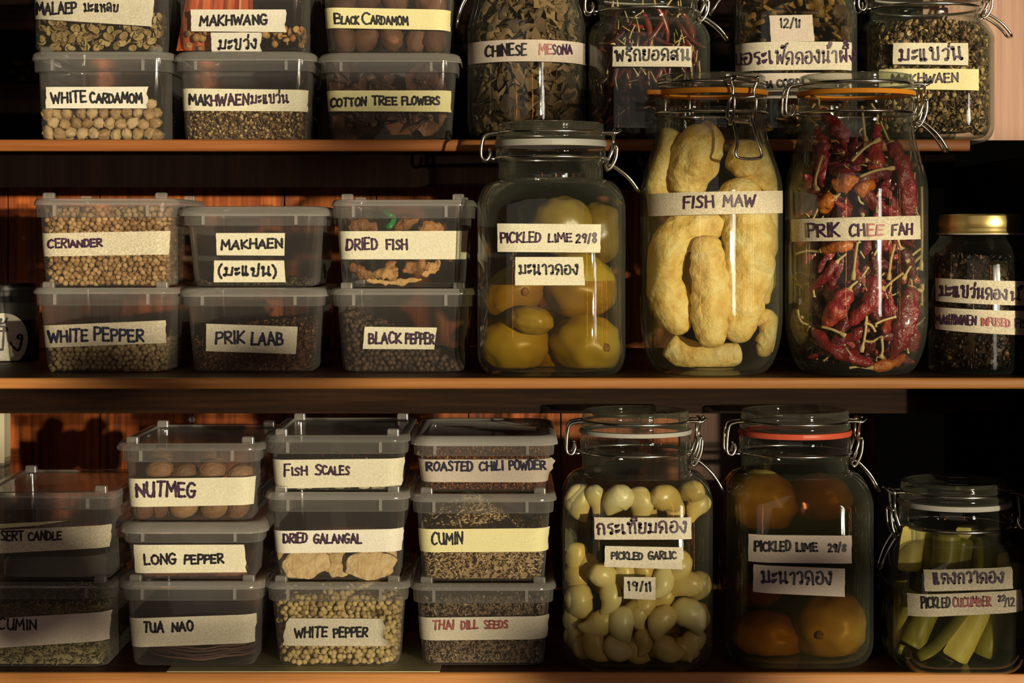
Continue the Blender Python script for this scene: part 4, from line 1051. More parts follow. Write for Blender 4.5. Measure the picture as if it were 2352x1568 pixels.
# tua nao discs
M_TUA = solid('fermented_disc', [(.3, (.07, .03, .022)), (.6, (.13, .055, .038)), (.8, (.19, .085, .06))], rough=.65, src='object', scale=150, bump=.5, bscale=400)
c = CON['B1c']
for k in range(9):
    V, Fc = [], []
    n, m = 48, 5; zz = c.z0+.0026+k*.0021; R0 = .0415
    for s_ in (0, 1):
        for j in range(m+1):
            r = R0*j/m
            for i in range(n):
                a = 2*PI*i/n; rr = r*(1+.03*mnoise.noise(Vector((math.cos(a)*2, math.sin(a)*2, k*1.3))))
                x, y = rr*math.cos(a), rr*math.sin(a)
                w = .0022*mnoise.noise(Vector((x*38, y*38, k*.22)))*(j/m)+.0009*mnoise.noise(Vector((x*90, y*90, k*2)))*(j/m)
                V.append((c.cx+.0015*math.sin(k*2.2)+x, c.cy-.012+y, zz+w+(.0013 if s_ else 0)))
    q = (m+1)*n
    for s_ in (0, 1):
        for j in range(m):
            for i in range(n):
                a, b = s_*q+j*n+i, s_*q+j*n+(i+1) % n
                Fc.append((a, a+n, b+n, b) if s_ == 0 else (a, b, b+n, a+n))
    for i in range(n): Fc.append((m*n+i, q+m*n+i, q+m*n+(i+1) % n, m*n+(i+1) % n))
    single('fermented_bean_disc', V, Fc, M_TUA, (c.cx, c.cy-.012, zz), 'thin wavy dark brown disc in the flat pile in the TUA NAO box', 'food disc', 'stacked discs in the tua nao box')
# long pepper rods
M_LP = solid('long_pepper_skin', [(.3, (.10, .035, .025)), (.7, (.20, .08, .055))], rough=.7, src='object', scale=300, bump=.8, bscale=900)
c = CON['B1b']; first = None
for k in range(14):
    x = -.034+.068*(k % 7)/6; y = fy(c, 1328, .0052)+.008*(k // 7); z = c.z0+.0040+(.004 if k > 6 else 0)
    if first is None:
        v, f = lump([(-.014, 0, 0), (-.005, .0004, .0006), (.005, 0, .0005), (.015, .0006, 0)], [.0026, .0031, .0028, .0016], 14, 5, .15, 900, 1, 2)
        first = single('long_pepper', v, f, M_LP, (0, 0, 0), 'dark reddish brown long pepper spike in the LONG PEPPER box', 'spice', 'long peppers in their box', sharp=None); o = first
    else: o = clone(first, (0, 0, 0))
    o.location = (c.cx+x*.72, y, z); o.rotation_euler = (0, random.uniform(-.12, .12), random.uniform(-.12, .12))
# dried fish
M_FISH = solid('dried_fish_flesh', [(.25, (.20, .08, .025)), (.5, (.40, .18, .055)), (.75, (.62, .36, .13))], rough=.4, src='object', scale=190, bump=1, bscale=380, bdist=.0015)
c = CON['M3']; yb_ = fy(c, 645, .0085)
for k, (pts, rad, sd) in enumerate([
        ([(805, 605), (830, 625), (855, 632)], (9, 13, 8), 1), ([(850, 634), (885, 628), (905, 640)], (8, 13, 9), 2), ([(893, 600), (898, 622), (905, 645)], (13, 16, 8), 3),
        ([(925, 625), (950, 612), (985, 615)], (9, 14, 12), 4), ([(965, 628), (995, 615), (1010, 598)], (10, 12, 8), 5), ([(800, 525), (830, 515), (870, 525)], (10, 15, 10), 6),
        ([(905, 530), (935, 510), (965, 500)], (9, 13, 6), 7), ([(960, 528), (985, 522), (1020, 528)], (10, 13, 8), 8), ([(815, 560), (860, 570), (900, 560)], (14, 18, 12), 9), ([(930, 570), (970, 560), (1020, 570)], (14, 18, 12), 10), ([(1020, 545), (1035, 575), (1030, 600)], (10, 14, 10), 11), ([(840, 642), (900, 647), (970, 642)], (5, 7, 5), 12)]):
    y = yb_+.006*(k % 3)
    p3 = [P(a, b, y+.003*math.sin(a)) for a, b in pts]
    v, f = lump(p3, [r*SCL(y) for r in rad], 26, 10, .8, 210, .5, sd, .3)
    mid = p3[1]
    single('dried_fish_piece', v, f, M_FISH, mid, 'crinkled orange brown piece of dried fish in the DRIED FISH box', 'dried fish', 'dried fish pieces in their box', sharp=None)
M_GREEN = solid('green_strip', [(0, (.02, .22, .05))], rough=.3)
p3 = [P(a, b, yb_+d) for a, b, d in ((880, 483, .004), (895, 494, 0), (905, 502, .002), (897, 518, -.003), (888, 522, -.001))]
v, f = sweep(catmull(p3, 5), .0022, 8, flat=.3)
single('green_tie', v, f, M_GREEN, p3[2], 'small bright green strip lying on the dried fish', 'tie', sharp=None)
# red ridged slice in the makhwang box
M_RED = solid('red_fruit_skin', [(.35, (.42, .07, .03)), (.55, (.58, .13, .05)), (.75, (.62, .24, .09))], rough=.45, scale=60, stretch=(3, 1, .3), bump=.3)
c = CON['T2']; y = c.cy-c.hd+.015
V, Fc = [], []; n = 30
for j in range(9):
    t = j/8
    for i in range(n+1):
        s_ = i/n
        px = 430+150*s_-25*t*(1-s_); py = -20+136*t+22*(s_-.2)**2
        d = .0035*math.cos(s_*2*PI*5.5)*(1-.4*t)+.012*s_*s_+.004*(t-.5)**2
        V.append(P(px, py, y+d))
for j in range(8):
    for i in range(n): a = j*(n+1)+i; Fc.append((a, a+n+1, a+n+2, a+1))
m = len(V); V += [v+Vector((0, .003, 0)) for v in V]; Fc += [tuple(i+m for i in q[::-1]) for q in Fc]
e = [i for i in range(n+1)]+[j*(n+1)+n for j in range(1, 9)]+[8*(n+1)+i for i in range(n-1, -1, -1)]+[j*(n+1) for j in range(7, 0, -1)]
for q in range(len(e)): a, b = e[q], e[(q+1) % len(e)]; Fc.append((a, b, b+m, a+m))
single('dried_fruit_slice', V, Fc, M_RED, P(500, 60, y), 'red ridged fruit slice behind the MAKHWANG label', 'dried fruit')
# cotton tree flowers
M_PET = solid('dried_petal', [(.3, (.09, .035, .022)), (.55, (.18, .075, .045)), (.8, (.30, .14, .08))], rough=.7, src='object', scale=120, bump=.6, bscale=300, trans=(.2, (.3, .12, .06)))
M_FIB = solid('dried_stamen', [(0, (.13, .07, .05))], rough=.7)
def flower(loc, rot, label):
    V, Fc = [], []
    for p in range(5):
        a0 = 2*PI*p/5
        for j in range(7):
            t = j/6
            for i in range(5):
                s_ = i/4-.5
                w = .012*math.sin(PI*min(t*.9+.12, 1))*s_*1.6
                r = .003+.012*t; z = .022*t-.012*t*t
                d = mnoise.noise_vector(Vector((p*3+s_*2, t*3, loc[0]*50)))*.004*t
                V.append((r*math.cos(a0)-w*math.sin(a0)+d.x, r*math.sin(a0)+w*math.cos(a0)+d.y, z+d.z))
        b = p*35
        for j in range(6):
            for i in range(4): a = b+j*5+i; Fc.append((a, a+1, a+6, a+5))
    n = len(V); 
    V = [Vector(v) for v in V]; V += [v*.93+Vector((0, 0, -.0006)) for v in V]; Fc += [tuple(i+n for i in q[::-1]) for q in Fc]
    RM = Euler(rot).to_matrix(); LV_ = Vector(loc)
    fit = lambda vs: [Vector(q) for q in clampin(c, np.array([tuple(RM@Vector(v)+LV_) for v in vs]), .0016)]
    o = mk('dried_flower', fit(V), Fc, M_PET, loc=loc, sharp=None)
    tag(o, label, 'dried flower', 'cotton tree flowers in their box')
    parts = []
    for k in range(26):
        a = random.uniform(0, 6.28); r = random.uniform(.003, .010)
        pp = [(0, 0, .002), (r*.5*math.cos(a), r*.5*math.sin(a), .012), (r*math.cos(a), r*math.sin(a), random.uniform(.018, .027))]
        parts.append(sweep(catmull([Vector(q) for q in pp], 3), .00035, 4))
    v, f = join(parts); s_ = mk('stamen_tuft', fit(v), f, M_FIB, o, sharp=None); s_['kind'] = 'stuff'
    v, f = pod_mesh(.004, .004, .0055, 5, .05, 0, .1, 1, 12, 8)
    mk('calyx', fit(v), f, M_FIB, o, sharp=None)
c = CON['T3b']
for (px, py, dy) in ((795, 195, 0), (850, 178, .012), (915, 200, .014), (968, 190, 0), (1000, 225, .004), (800, 285, .0), (860, 292, .006), (930, 275, .015), (985, 270, .012), (840, 240, .02)):
    y = fy(c, py, .017+dy)
    flower((min(max(X(px, y), c.cx-.03), c.cx+.03), y, max(Z(py, y), c.z0+.013)), (random.uniform(.9, 2.2), random.uniform(-.5, .5), random.uniform(-.8, .8)), 'shrivelled brown flower with a tuft of stamens in the COTTON TREE FLOWERS box')
# candle slab
M_CAN = solid('grey_wax', [(.3, (.20, .19, .17)), (.7, (.27, .26, .235))], rough=.5, scale=40, trans=(.3, (.3, .29, .26)))
c = CON['B0']; hw, hd, _ = c.at(c.z0+.01)
v, f = loft(c.cx+.004, c.cy-.008, [(c.z0+.0012, .038, .05, .018), (c.z0+.002, .0405, .053, .02), (c.z0+.011, .0405, .053, .022), (c.z0+.0165, .037, .05, .022), (c.z0+.0185, .028, .042, .022)], 8, True, True)
single('candle', v, f, M_CAN, (c.cx, c.cy, c.z0), 'greyish wax slab lying in the DESSERT CANDLE box', 'candle')

# ------------------------------------------------------------------ jar contents
def liquid(key, row, mat, label, cat='brine', inset=.0034, y0=.0042):
    c = CON[key]; zt = Z(row, c.y); zs = [c.zb+y0]+[q for q in c.zs if c.zb+y0 < q < zt]+[zt]
    prof = []
    for z in zs:
        a, b, r = c.at(z-.002 if z < c.zb+.008 else z); prof.append((z, a-inset, b-inset, max(min(r, a)-inset, .003)))
    prof += [(zt+.0006, prof[-1][1]-.0002, prof[-1][2]-.0002, prof[-1][3])]
    v, f = loft(c.cx, c.cy, prof, 10, True, True)
    o = mk('pickling_brine', v, f, mat, loc=(c.cx, c.cy, c.zb+.01)); tag(o, label, cat, kind='stuff'); return o
def injar(c, th, z, depth):
    """point at angle th round the jar (0 faces the camera), depth metres inside the glass"""
    hw, hd, r = c.at(z); r = min(r, hw)
    k = .0042+depth
    per = r*PI/2; fl = hw-r
    u = th*(fl*2+per)/(PI/2)
    p = c.pt(u if abs(u) < fl*2+per else math.copysign(fl*2+per, u), z)
    d = Vector((p.x-c.cx, p.y-c.cy, 0)); L_ = d.length
    return Vector((c.cx, c.cy, z))+d*max(0, (L_-k)/L_)
def inside(c, o, gap=.0035):
    M = o.matrix_basis
    for b in [o]+list(o.children):
        T_ = M if b is o else M @ b.matrix_basis
        for q in b.bound_box:
            p = T_ @ Vector(q)
            hw = c.at(p.z)[0] if p.z < c.znk else c.nk
            if math.hypot(p.x-c.cx, p.y-c.cy) > hw-gap+.004 or p.z < c.zb+.006: return False
    return True
def jarfill(key, name, label, cat, mat, bases, n, rows, depth, scale=(.8, 1.2), th=2.2, orient=None, core=None):
    c = CON[key]; items = []
    z1, z0 = Z(rows[0], c.y), Z(rows[1], c.y)
    z0 = max(z0, c.zb+.006)
    for _ in range(n):
        z = random.uniform(z0, z1); p = injar(c, random.uniform(-th, th), z, random.random()**1.3*depth)
        q = jit(random.choice(bases), random.uniform(*scale), p); items.append((clampin(c, q[0]), q[1]))
    ex = None
    if core:
        prof = []
        for z in np.linspace(z0+.002, z1-.004, 9):
            a, b, r = c.at(z); prof.append((z, a-core, b-core, max(min(r, a)-core, .004)))
        ex = loft(c.cx, c.cy, prof, 8, True, True)
    o = scatter(name, items, mat, extra=ex); return tag(o, label, cat, kind='stuff')
M_MES = isl('dry_leaf', [(.04, .024, .013), (.09, .052, .026), (.16, .095, .047), (.25, .155, .08), (.12, .075, .035)], .75)
LEAF = [crumple(5, .021, k*3.3, .9) for k in range(7)]+[spindle(.026, .0012, 5), crumple(4, .012, 40, 1)]
jarfill('JT1', 'dry_leaf_filling', 'crumbled brown dry leaves packed in the CHINESE MESONA jar', 'dried leaves', M_MES, LEAF, 520, (-20, 305), .016)
M_MKJ = isl('pale_husk_mix', [(.02, .012, .008), (.05, .026, .014), (.09, .048, .022), (.16, .09, .04), (.30, .19, .085), (.54, .38, .18)], .65)
jarfill('JT4', 'husky_seed_filling', 'tan and dark husky seeds filling the jar beside the pale wooden panel', 'spice', M_MKJ, [cup(.0026), (ICO1[0]*.0021, ICO1[1]), cup(.0022), spindle(.012, .0008, 4), oval(.0026, .0018, .0006, 8)], 5200, (62, 308), .007, core=.0125)
M_DARKBIT = isl('dark_stem_bit', [(.025, .012, .006), (.06, .03, .012), (.16, .085, .02), (.30, .17, .04)], .5)
jarfill('JT3', 'steeped_stem_filling', 'dark and amber plant stems steeped in the jar dated 12/11', 'preserve', M_DARKBIT, [spindle(.022, .004, 6), crumple(4, .016, 3, .8), spindle(.016, .003, 6)], 420, (-5, 305), .014)
M_HONEY = brine_mat('dark_honey', (.62, .34, .10), 34)
liquid('JT3', 12, M_HONEY, 'dark honey-coloured liquid in the jar dated 12/11', 'liquid')

M_CHI = solid('dried_chilli_skin', [(.15, (.07, .006, .010)), (.45, (.17, .011, .016)), (.75, (.28, .020, .022)), (.97, (.42, .08, .02))], rough=.24, src='object', scale=60, bump=.9, bscale=170, spec=.6, coat=.35, bdist=.0035)
M_CHO = solid('orange_chilli_skin', [(.3, (.40, .07, .012)), (.7, (.62, .18, .02))], rough=.25, scale=80, bump=.9, bscale=170, spec=.6, trans=(.2, (.7, .2, .02)), bdist=.003)
M_STEM = solid('dry_stem', [(.3, (.40, .27, .11)), (.7, (.54, .40, .19))], rough=.65, src='object', scale=300)
def chilli_parts(path, rad, seed, wr=.5):
    """wrinkled pod along path, stalk end first; returns pod and stem shapes"""
    pts = [list(p)+[r] for p, r in zip(path, rad)]
    cc = np.array(catmull(pts, 7)); n = len(cc)
    v, f = sweep([q[:3] for q in cc], [q[3]*(math.sqrt(max(1-(1-min(i/n/.10, 1))**2, .08)))*(max(.12, min(1, (n-1-i)/n/.10))**.5) for i, q in enumerate(cc)], 22, False, True, wr, 160, .72, seed)
    a, b = Vector(path[0]), Vector(path[1]); d = (a-b).normalized()
    side = d.cross(Vector((0, -1, .2))).normalized()
    L_ = random.uniform(.012, .022); r0 = rad[0]
    sp = [a-d*.001, a+d*.003, a+d*L_*.55+side*random.uniform(-.003, .003), a+d*L_+side*random.uniform(-.006, .006)]
    cs = catmull(sp, 4)
    sv, sf = sweep(cs, [max(r0*.75, .0022), max(r0*.6, .002), .0016, .0011]+[.0009]*(len(cs)-5)+[.0013], 8)
    return v, f, sv, sf
def chilli(path, rad, label, seed, mat=None, group=None, stem=True):
    v, f, sv, sf = chilli_parts(path, rad, seed)
    mid = Vector(path[len(path)//2])
    o = single('dried_chilli', v, f, mat or M_CHI, mid, label, 'chilli', group, sharp=None)
    if stem: mk('stem', sv, sf, M_STEM, o, sharp=None)
    return o
c = CON['JM3']
def cp(px, py, d): # inside the chilli jar, d metres behind the front glass
    z = Z(py, YJ); hw = c.at(z)[0] if z < c.znk else c.nk
    x = X(px, YJ); dx = max(-hw+.008, min(hw-.008, x-c.cx))
    y = c.cy-math.sqrt(max(hw*hw-dx*dx, 0))+.0085+d
    return Vector((c.cx+dx, min(y, c.cy+.01) if abs(dx) < hw*.8 else min(y, c.cy), z))
gk = 'dried chillies in the tall round jar'
KEY = [([(1880, 250, .012), (1900, 285, .01), (1925, 315, .01), (1940, 335, .012)], (9, 16, 20, 12), 'plump dark red chilli high in the PRIK CHEE FAH jar, below the neck'),
       ([(2002, 288, .010), (1998, 330, .006), (1990, 380, .004), (1985, 405, .008)], (11, 14, 18, 8), 'long upright glossy chilli in the upper middle of the tall chilli jar'),
       ([(2030, 330, .008), (2052, 380, .002), (2062, 440, .0), (2070, 500, .002)], (16, 22, 22, 14), 'wide wrinkled chilli standing along the glass above the letters FAH'),
       ([(1870, 290, .012), (1878, 315, .010), (1888, 335, .01)], (8, 12, 6), 'small red chilli beside the plump one below the neck'),
       ([(1945, 440, .006), (1925, 412, .0), (1905, 395, .004), (1890, 390, .01)], (10, 18, 16, 8), 'small fat red chilli with a tan stalk above the word CHEE'),
       ([(1930, 660, .002), (1905, 700, .0), (1885, 735, .002), (1875, 745, .005)], (16, 24, 16, 7), 'dark chilli with a lobed end below the letters PRIK'),
       ([(1985, 625, .001), (1980, 665, .0), (1968, 700, .0), (1950, 735, .004)], (15, 20, 15, 6), 'dark crimson chilli hanging point down below the word CHEE'),
       ([(2075, 655, .003), (2062, 710, .0), (2050, 765, .0), (2028, 820, .003)], (20, 27, 24, 10), 'largest bright red chilli at the lower part of the tall jar'),
       ([(1858, 752, .008), (1890, 790, .003), (1940, 815, .002), (1990, 830, .006)], (12, 19, 18, 9), 'long red chilli curving along the bottom of the tall jar'),
       ([(2005, 660, .0), (1975, 690, .0), (1940, 725, .002), (1925, 742, .006)], (12, 18, 13, 5), 'glossy red chilli slanting under the dark crimson one'),
       ([(2080, 745, .006), (2085, 775, .004), (2075, 805, .006)], (16, 20, 12), 'short red chilli against the glass at the lower edge of the tall jar'),
       ([(1905, 600, .006), (1880, 630, .004), (1850, 665, .006)], (10, 12, 6), 'thin red chilli just below the letter P'),
       ([(2050, 570, .003), (2068, 600, .0), (2082, 640, .003)], (12, 15, 7), 'bright red chilli with pale stalks below the letters FAH'),
       ([(1870, 575, .004), (1910, 565, .0), (1950, 560, .004)], (9, 13, 7), 'flat orange-red chilli lying just under the PRIK CHEE FAH tape'),
       ([(1975, 745, .004), (1945, 760, .002), (1915, 775, .006)], (10, 13, 8), 'red chilli lying above the long curved one at the bottom'),
       ([(2000, 770, .003), (2030, 765, .004), (2060, 775, .008)], (9, 12, 7), 'small red chilli under the tan calyx near the bottom'),
       ([(1985, 838, .008), (2030, 832, .008), (2075, 815, .012)], (9, 14, 8), 'orange-red chilli on the floor of the tall jar'),
       ([(1900, 455, .004), (1880, 470, .002), (1870, 485, .006)], (16, 20, 12), 'broken orange-red chilli piece over the letters PR'),]
for k, (pts, rad, lab) in enumerate(KEY):
    path = [cp(*q) for q in pts]
    o = chilli(path, [r*SCL(YJ)*.92 for r in rad], lab, k*3.7+1, M_CHO if 'orange' in lab else None, gk)
for (pts, rad, lab) in (([(1895, 430, .003), (1925, 420, .001), (1950, 428, .004)], (16, 22, 12), 'translucent orange chilli skin in the upper part of the tall jar'), ([(1945, 450, .0), (1965, 432, .0), (1985, 425, .004)], (12, 17, 8), 'bright orange torn chilli skin above the letter C')):
    chilli([cp(*q) for q in pts], [r*SCL(YJ) for r in rad], lab, random.random()*50, M_CHO, gk, stem=False)
protoc = []
for k in range(6):
    b = random.uniform(.2, .7)
    path = [(0, 0, .022), (.003*b, .002, .009), (.001*b, .001, -.008), (-.006*b, -.001, -.022)]
    v, f, sv, sf = chilli_parts(path, [.0038, .0062, .0056, .002], k*5.1)
    protoc.append((v, f, sv, sf))
first = [None]*6
k = 0
for tries in range(2500):
    if k >= 170: break
    t = k/170
    z = Z(345, YJ)+(Z(822, YJ)-Z(345, YJ))*((t*7.31) % 1)
    p = injar(c, random.uniform(-2.2, 2.2), z, random.choice((.006, .010, .014, .020, .026))+random.uniform(0, .004))
    rot = (random.gauss(0, .9), random.gauss(0, .9)+(PI if random.random() < .5 else 0), random.uniform(0, 6.28)); sc = random.uniform(.62, 1.05)
    i = k % 6
    lab = 'medium wrinkled red chilli in the thick of the tall PRIK CHEE FAH jar'
    if first[i] is None:
        v, f, sv, sf = protoc[i]
        o = single('dried_chilli', v, f, M_CHI, (0, 0, 0), lab, 'chilli', gk, sharp=None); mk('stem', sv, sf, M_STEM, o, sharp=None); first[i] = o
        o.location = p; o.rotation_euler = rot; o.scale = (sc,)*3; k += 1
    else:
        n_ = clone(first[i], p, rot, sc, lab)
        if inside(c, n_): k += 1
        else:
            for ch in list(n_.children): bpy.data.objects.remove(ch)
            bpy.data.objects.remove(n_)
# loose stalks seen through the glass
STK = [[(1960, 250), (1965, 300), (1968, 330)], [(1875, 360), (1858, 415), (1862, 440)], [(1935, 375), (1965, 345), (2000, 325)], [(1950, 410), (1990, 395), (2030, 390)], [(2105, 430), (2112, 480), (2112, 560), (2100, 620)], [(2105, 585), (2070, 610), (2050, 640)], [(2100, 570), (2075, 585), (2058, 600)], [(1945, 555), (1940, 590), (1935, 640)], [(2030, 560), (2020, 600), (2015, 640)], [(2060, 680), (2075, 665), (2100, 665)], [(1965, 720), (1962, 760), (1955, 800)], [(2000, 770), (2003, 795), (2000, 812)], [(1870, 745), (1895, 752), (1920, 765)], [(1985, 755), (1975, 740), (1960, 735)], [(2110, 700), (2115, 690), (2108, 650)]]
fo = None
for k, q in enumerate(STK):
    path = catmull([cp(a, b, -.0012) for a, b in q], 6)
    v, f = sweep(path, [.0019 if i > len(path)-4 else .00105 for i in range(len(path))], 7)
    single('chilli_stalk', v, f, M_STEM, path[len(path)//2], 'thin dry tan stalk pressed against the glass of the tall chilli jar', 'stalk', 'loose stalks in the chilli jar', sharp=None)

# thin chillies in the dark jar above
M_THIN = solid('thin_chilli_skin', [(.2, (.03, .005, .006)), (.6, (.09, .010, .010)), (.9, (.18, .022, .014))], rough=.35, src='object', scale=80, bump=.3, spec=.5)
c = CON['JT2']; first = None
for k in range(420):
    z = Z(random.uniform(62, 300), YUJ); p = injar(c, random.uniform(-1.9, 1.9), z, random.uniform(.002, .016))
    rot = (random.gauss(0, .5), random.gauss(0, 1.0), random.uniform(-.4, .4)+(PI if random.random() < .5 else 0)); sc = random.uniform(.7, 1.1)
    if first is None:
        v, f = lump([(0, 0, .018), (.002, .001, .006), (.001, 0, -.008), (-.004, 0, -.02)], [.0021, .0028, .0024, .0009], 10, 5, .25, 200, .8, 3)
        first = single('thin_chilli', v, f, M_THIN, (0, 0, 0), 'thin dark red dried chilli in the jar with one Thai label', 'chilli', 'thin chillies in the dark jar', sharp=None)
        v, f = sweep([(0, 0, .018), (.001, 0, .024), (.003, .001, .031)], [.0011, .0006, .0005], 6); mk('stem', v, f, M_STEM, first, sharp=None)
        o = first; o.location = p; o.rotation_euler = rot
    else:
        n_ = clone(first, p, rot, sc)
        if not inside(c, n_):
            for ch in list(n_.children): bpy.data.objects.remove(ch)
            bpy.data.objects.remove(n_)

# fish maw
def maw_mat(name, a, b, c2):
    return solid(name, [(.28, a), (.5, b), (.72, c2)], rough=.42, scale=70, bump=.8, bscale=330, spec=.45, trans=(.28, c2), detail=9, bdist=.0018)
M_MAW = maw_mat('fish_maw_skin', (.66, .36, .07), (.90, .64, .21), (.97, .83, .45))
c = CON['JM2']
def mp(px, py, d): 
    z = Z(py, YJ); hw = c.at(z)[0] if z < c.znk else c.nk
    y = YJ+d; return Vector((X(px, y), y, z))
MAW = [([(1552, 300), (1530, 350), (1512, 405), (1512, 460)], (26, 36, 34, 26), .000, 'long pale puffed fish maw piece along the glass above the letter F'),
       ([(1650, 300), (1622, 325), (1598, 365), (1586, 405), (1582, 450)], (26, 42, 47, 42, 30), -.010, 'fat curled pale fish maw piece filling the top centre of its jar'),
       ([(1672, 350), (1712, 368), (1750, 392), (1735, 430)], (24, 42, 42, 30), .000, 'pale fish maw piece below the hanging clasp lever'),
       ([(1745, 420), (1768, 450), (1765, 520), (1768, 560)], (18, 26, 28, 16), .002, 'ragged fish maw piece against the glass beyond the letter W'),
       ([(1690, 410), (1705, 480), (1722, 560), (1712, 640), (1700, 720), (1695, 785)], (34, 50, 56, 50, 42, 24), -.012, 'wide smooth fish maw tube below the letters AW'),
       ([(1665, 525), (1610, 518), (1560, 535), (1528, 585), (1525, 645), (1545, 705), (1568, 765)], (22, 32, 36, 38, 38, 36, 24), -.014, 'arched golden fish maw tube bending down below the letter F'),
       ([(1622, 540), (1625, 600), (1632, 670), (1632, 740), (1637, 795)], (24, 34, 38, 34, 22), -.022, 'straight fish maw tube standing in the middle of its jar'),
       ([(1530, 790), (1575, 812), (1640, 818), (1705, 812)], (24, 30, 27, 22), .002, 'flat crumbly fish maw piece on the floor of its jar'),
       ([(1730, 728), (1762, 735), (1768, 765), (1752, 795), (1738, 800)], (14, 22, 22, 20, 12), -.006, 'small hooked fish maw piece at the bottom, past the wide tube'),
       ([(1640, 440), (1655, 480), (1650, 540)], (30, 40, 30), .014, 'fish maw piece behind the FISH MAW tape'),
       ([(1560, 330), (1575, 400), (1565, 470)], (30, 36, 26), .020, 'dim fish maw piece behind the fat curled one'),
       ([(1745, 560), (1752, 630), (1745, 700)], (22, 28, 18), .008, 'shaded fish maw piece past the wide smooth tube'),
       ([(1660, 600), (1670, 690), (1665, 780)], (24, 28, 22), .010, 'fish maw piece in the gap between the straight tube and the wide one'),
       ([(1590, 580), (1578, 640), (1590, 710)], (20, 24, 20), .012, 'shaded fish maw piece between the arched tube and the straight one'),
       ([(1570, 650), (1575, 700), (1580, 740)], (14, 18, 14), -.004, 'thin fish maw piece behind the arched golden tube')]
for k, (pts, rad, d, lab) in enumerate(MAW):
    path = [mp(a, b, d+.002*math.sin(b*.03)) for a, b in pts]
    v, f = lump(path, [r*SCL(YJ)*1.13 for r in rad], 56, 16, .17, 95, .86, k*4.4+2, .10)
    v = clampin(c, np.array([tuple(q) for q in v]), .0036)
    single('fish_maw_piece', v, f, M_MAW, path[len(path)//2], lab, 'dried fish maw', 'fish maw pieces in their jar', sharp=None)

# limes
def lime_mat(name, a, b, c2):
    return solid(name, [(.3, a), (.52, b), (.75, c2)], rough=.35, src='object', scale=22, bump=.12, bscale=500, spec=.4, detail=5)
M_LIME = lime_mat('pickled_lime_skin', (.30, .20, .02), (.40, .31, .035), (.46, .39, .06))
M_LIME_DIM = lime_mat('dimmed_pickled_lime_skin', (.15, .09, .012), (.22, .15, .022), (.28, .21, .035))  # darker copy for the two upper limes; their dimness is painted in
M_LIMED = lime_mat('dark_pickled_lime_skin', (.42, .30, .06), (.56, .42, .11), (.60, .48, .15))
M_SCAR = solid('lime_stem_scar', [(.4, (.20, .10, .03)), (.6, (.34, .20, .06))], rough=.7, scale=300)
def lime(key, px, py, rx, rz, rot, d, label, mat, seed, scar=None, group='limes'):
    c = CON[key]; y = c.cy+d; s = SCL(y)
    rx, rz = rx*1.1, rz*1.1
    v, f = pod_mesh(rx*s, min(rx, rz)*s, rz*s, 5, .012, -.08, .10, seed, 40, 26)
    R = Euler((0, rot, 0)).to_matrix(); ce = P(px, py, y)
    V = clampin(c, np.array([tuple(R@Vector(q)+ce) for q in v]), .0037)
    o = single('pickled_lime', V, f, mat, ce, label, 'lime', group, sharp=None)
    if scar:
        a, b = scar; r = min(rx, rz)*s
        p = Vector((math.sin(a)*math.cos(b), -math.cos(a)*math.cos(b), math.sin(b)))
        q = ce+R@Vector((p.x*rx*s*.985, p.y*r*.985, p.z*rz*s*.985)) if False else ce+Vector((p.x*rx*s*.97, p.y*r*.97, p.z*rz*s*.97))
        sv, sf = pod_mesh(.0032, .0032, .0032, 5, .15, 0, .2, seed, 14, 8)
        mk('stem_scar', [Vector(t)+q for t in sv], sf, M_SCAR, o, sharp=None)
    return o
gl_ = 'limes in the amber clip jar'
lime('JM1', 1180, 790, 72, 60, .0, -.008, 'large yellow pickled lime on the amber jar floor, hinge side', M_LIME, 1, None, gl_)
lime('JM1', 1347, 788, 74, 64, .1, -.008, 'large green-yellow pickled lime on the jar floor with a brown stem scar', M_LIME, 2, (.55, -.1), gl_)
lime('JM1', 1182, 668, 72, 52, -.55, -.006, 'pickled lime lying aslant at the level of the brine line', M_LIME, 3, (.3, .0), gl_)
lime('JM1', 1330, 655, 80, 72, .3, -.004, 'green-yellow pickled lime directly below the lone Thai label', M_LIME, 4, None, gl_)
lime('JM1', 1222, 735, 46, 30, .15, -.031, 'small orange-yellow lime piece wedged between four limes', M_LIME, 5, None, gl_)
lime('JM1', 1290, 520, 70, 66, .0, .004, 'dim pickled lime high in the amber jar, above the PICKLED LIME 29/8 tape', M_LIME_DIM, 6, None, gl_)
lime('JM1', 1375, 535, 52, 66, .0, .010, 'dim pickled lime against the glass at the end of the PICKLED LIME 29/8 tape', M_LIME_DIM, 7, None, gl_)
lime('JM1', 1255, 800, 52, 52, .0, .012, 'pickled lime at the back of the amber jar floor', M_LIME, 8, None, gl_)
gd_ = 'limes in the dark clip jar'
lime('JB2', 1748, 1150, 78, 66, .2, -.006, 'dim olive pickled lime at the top of the dark jar, hinge side', M_LIMED, 11, None, gd_)
lime('JB2', 1882, 1140, 68, 52, .0, .004, 'very dark pickled lime at the top of the dark jar, clasp side', M_LIMED, 12, None, gd_)
lime('JB2', 1905, 1435, 82, 74, .0, -.008, 'large golden pickled lime at the bottom of the dark jar', M_LIMED, 13, (-.4, -.1), gd_)
lime('JB2', 1765, 1462, 80, 56, .1, -.004, 'speckled golden pickled lime at the bottom of the dark jar, beside the larger one', M_LIMED, 14, None, gd_)
lime('JB2', 1740, 1330, 60, 60, .0, .012, 'almost black pickled lime behind the labels of the dark jar', M_LIMED, 15, None, gd_)
liquid('JM1', 645, brine_mat('amber_brine', (.74, .47, .05), 26, .015), 'clear amber brine in the squarish pickled lime jar')
liquid('JB2', 1083, brine_mat('brown_brine', (.66, .47, .06), 84, .014), 'dark brown brine in the red-sealed lime jar')

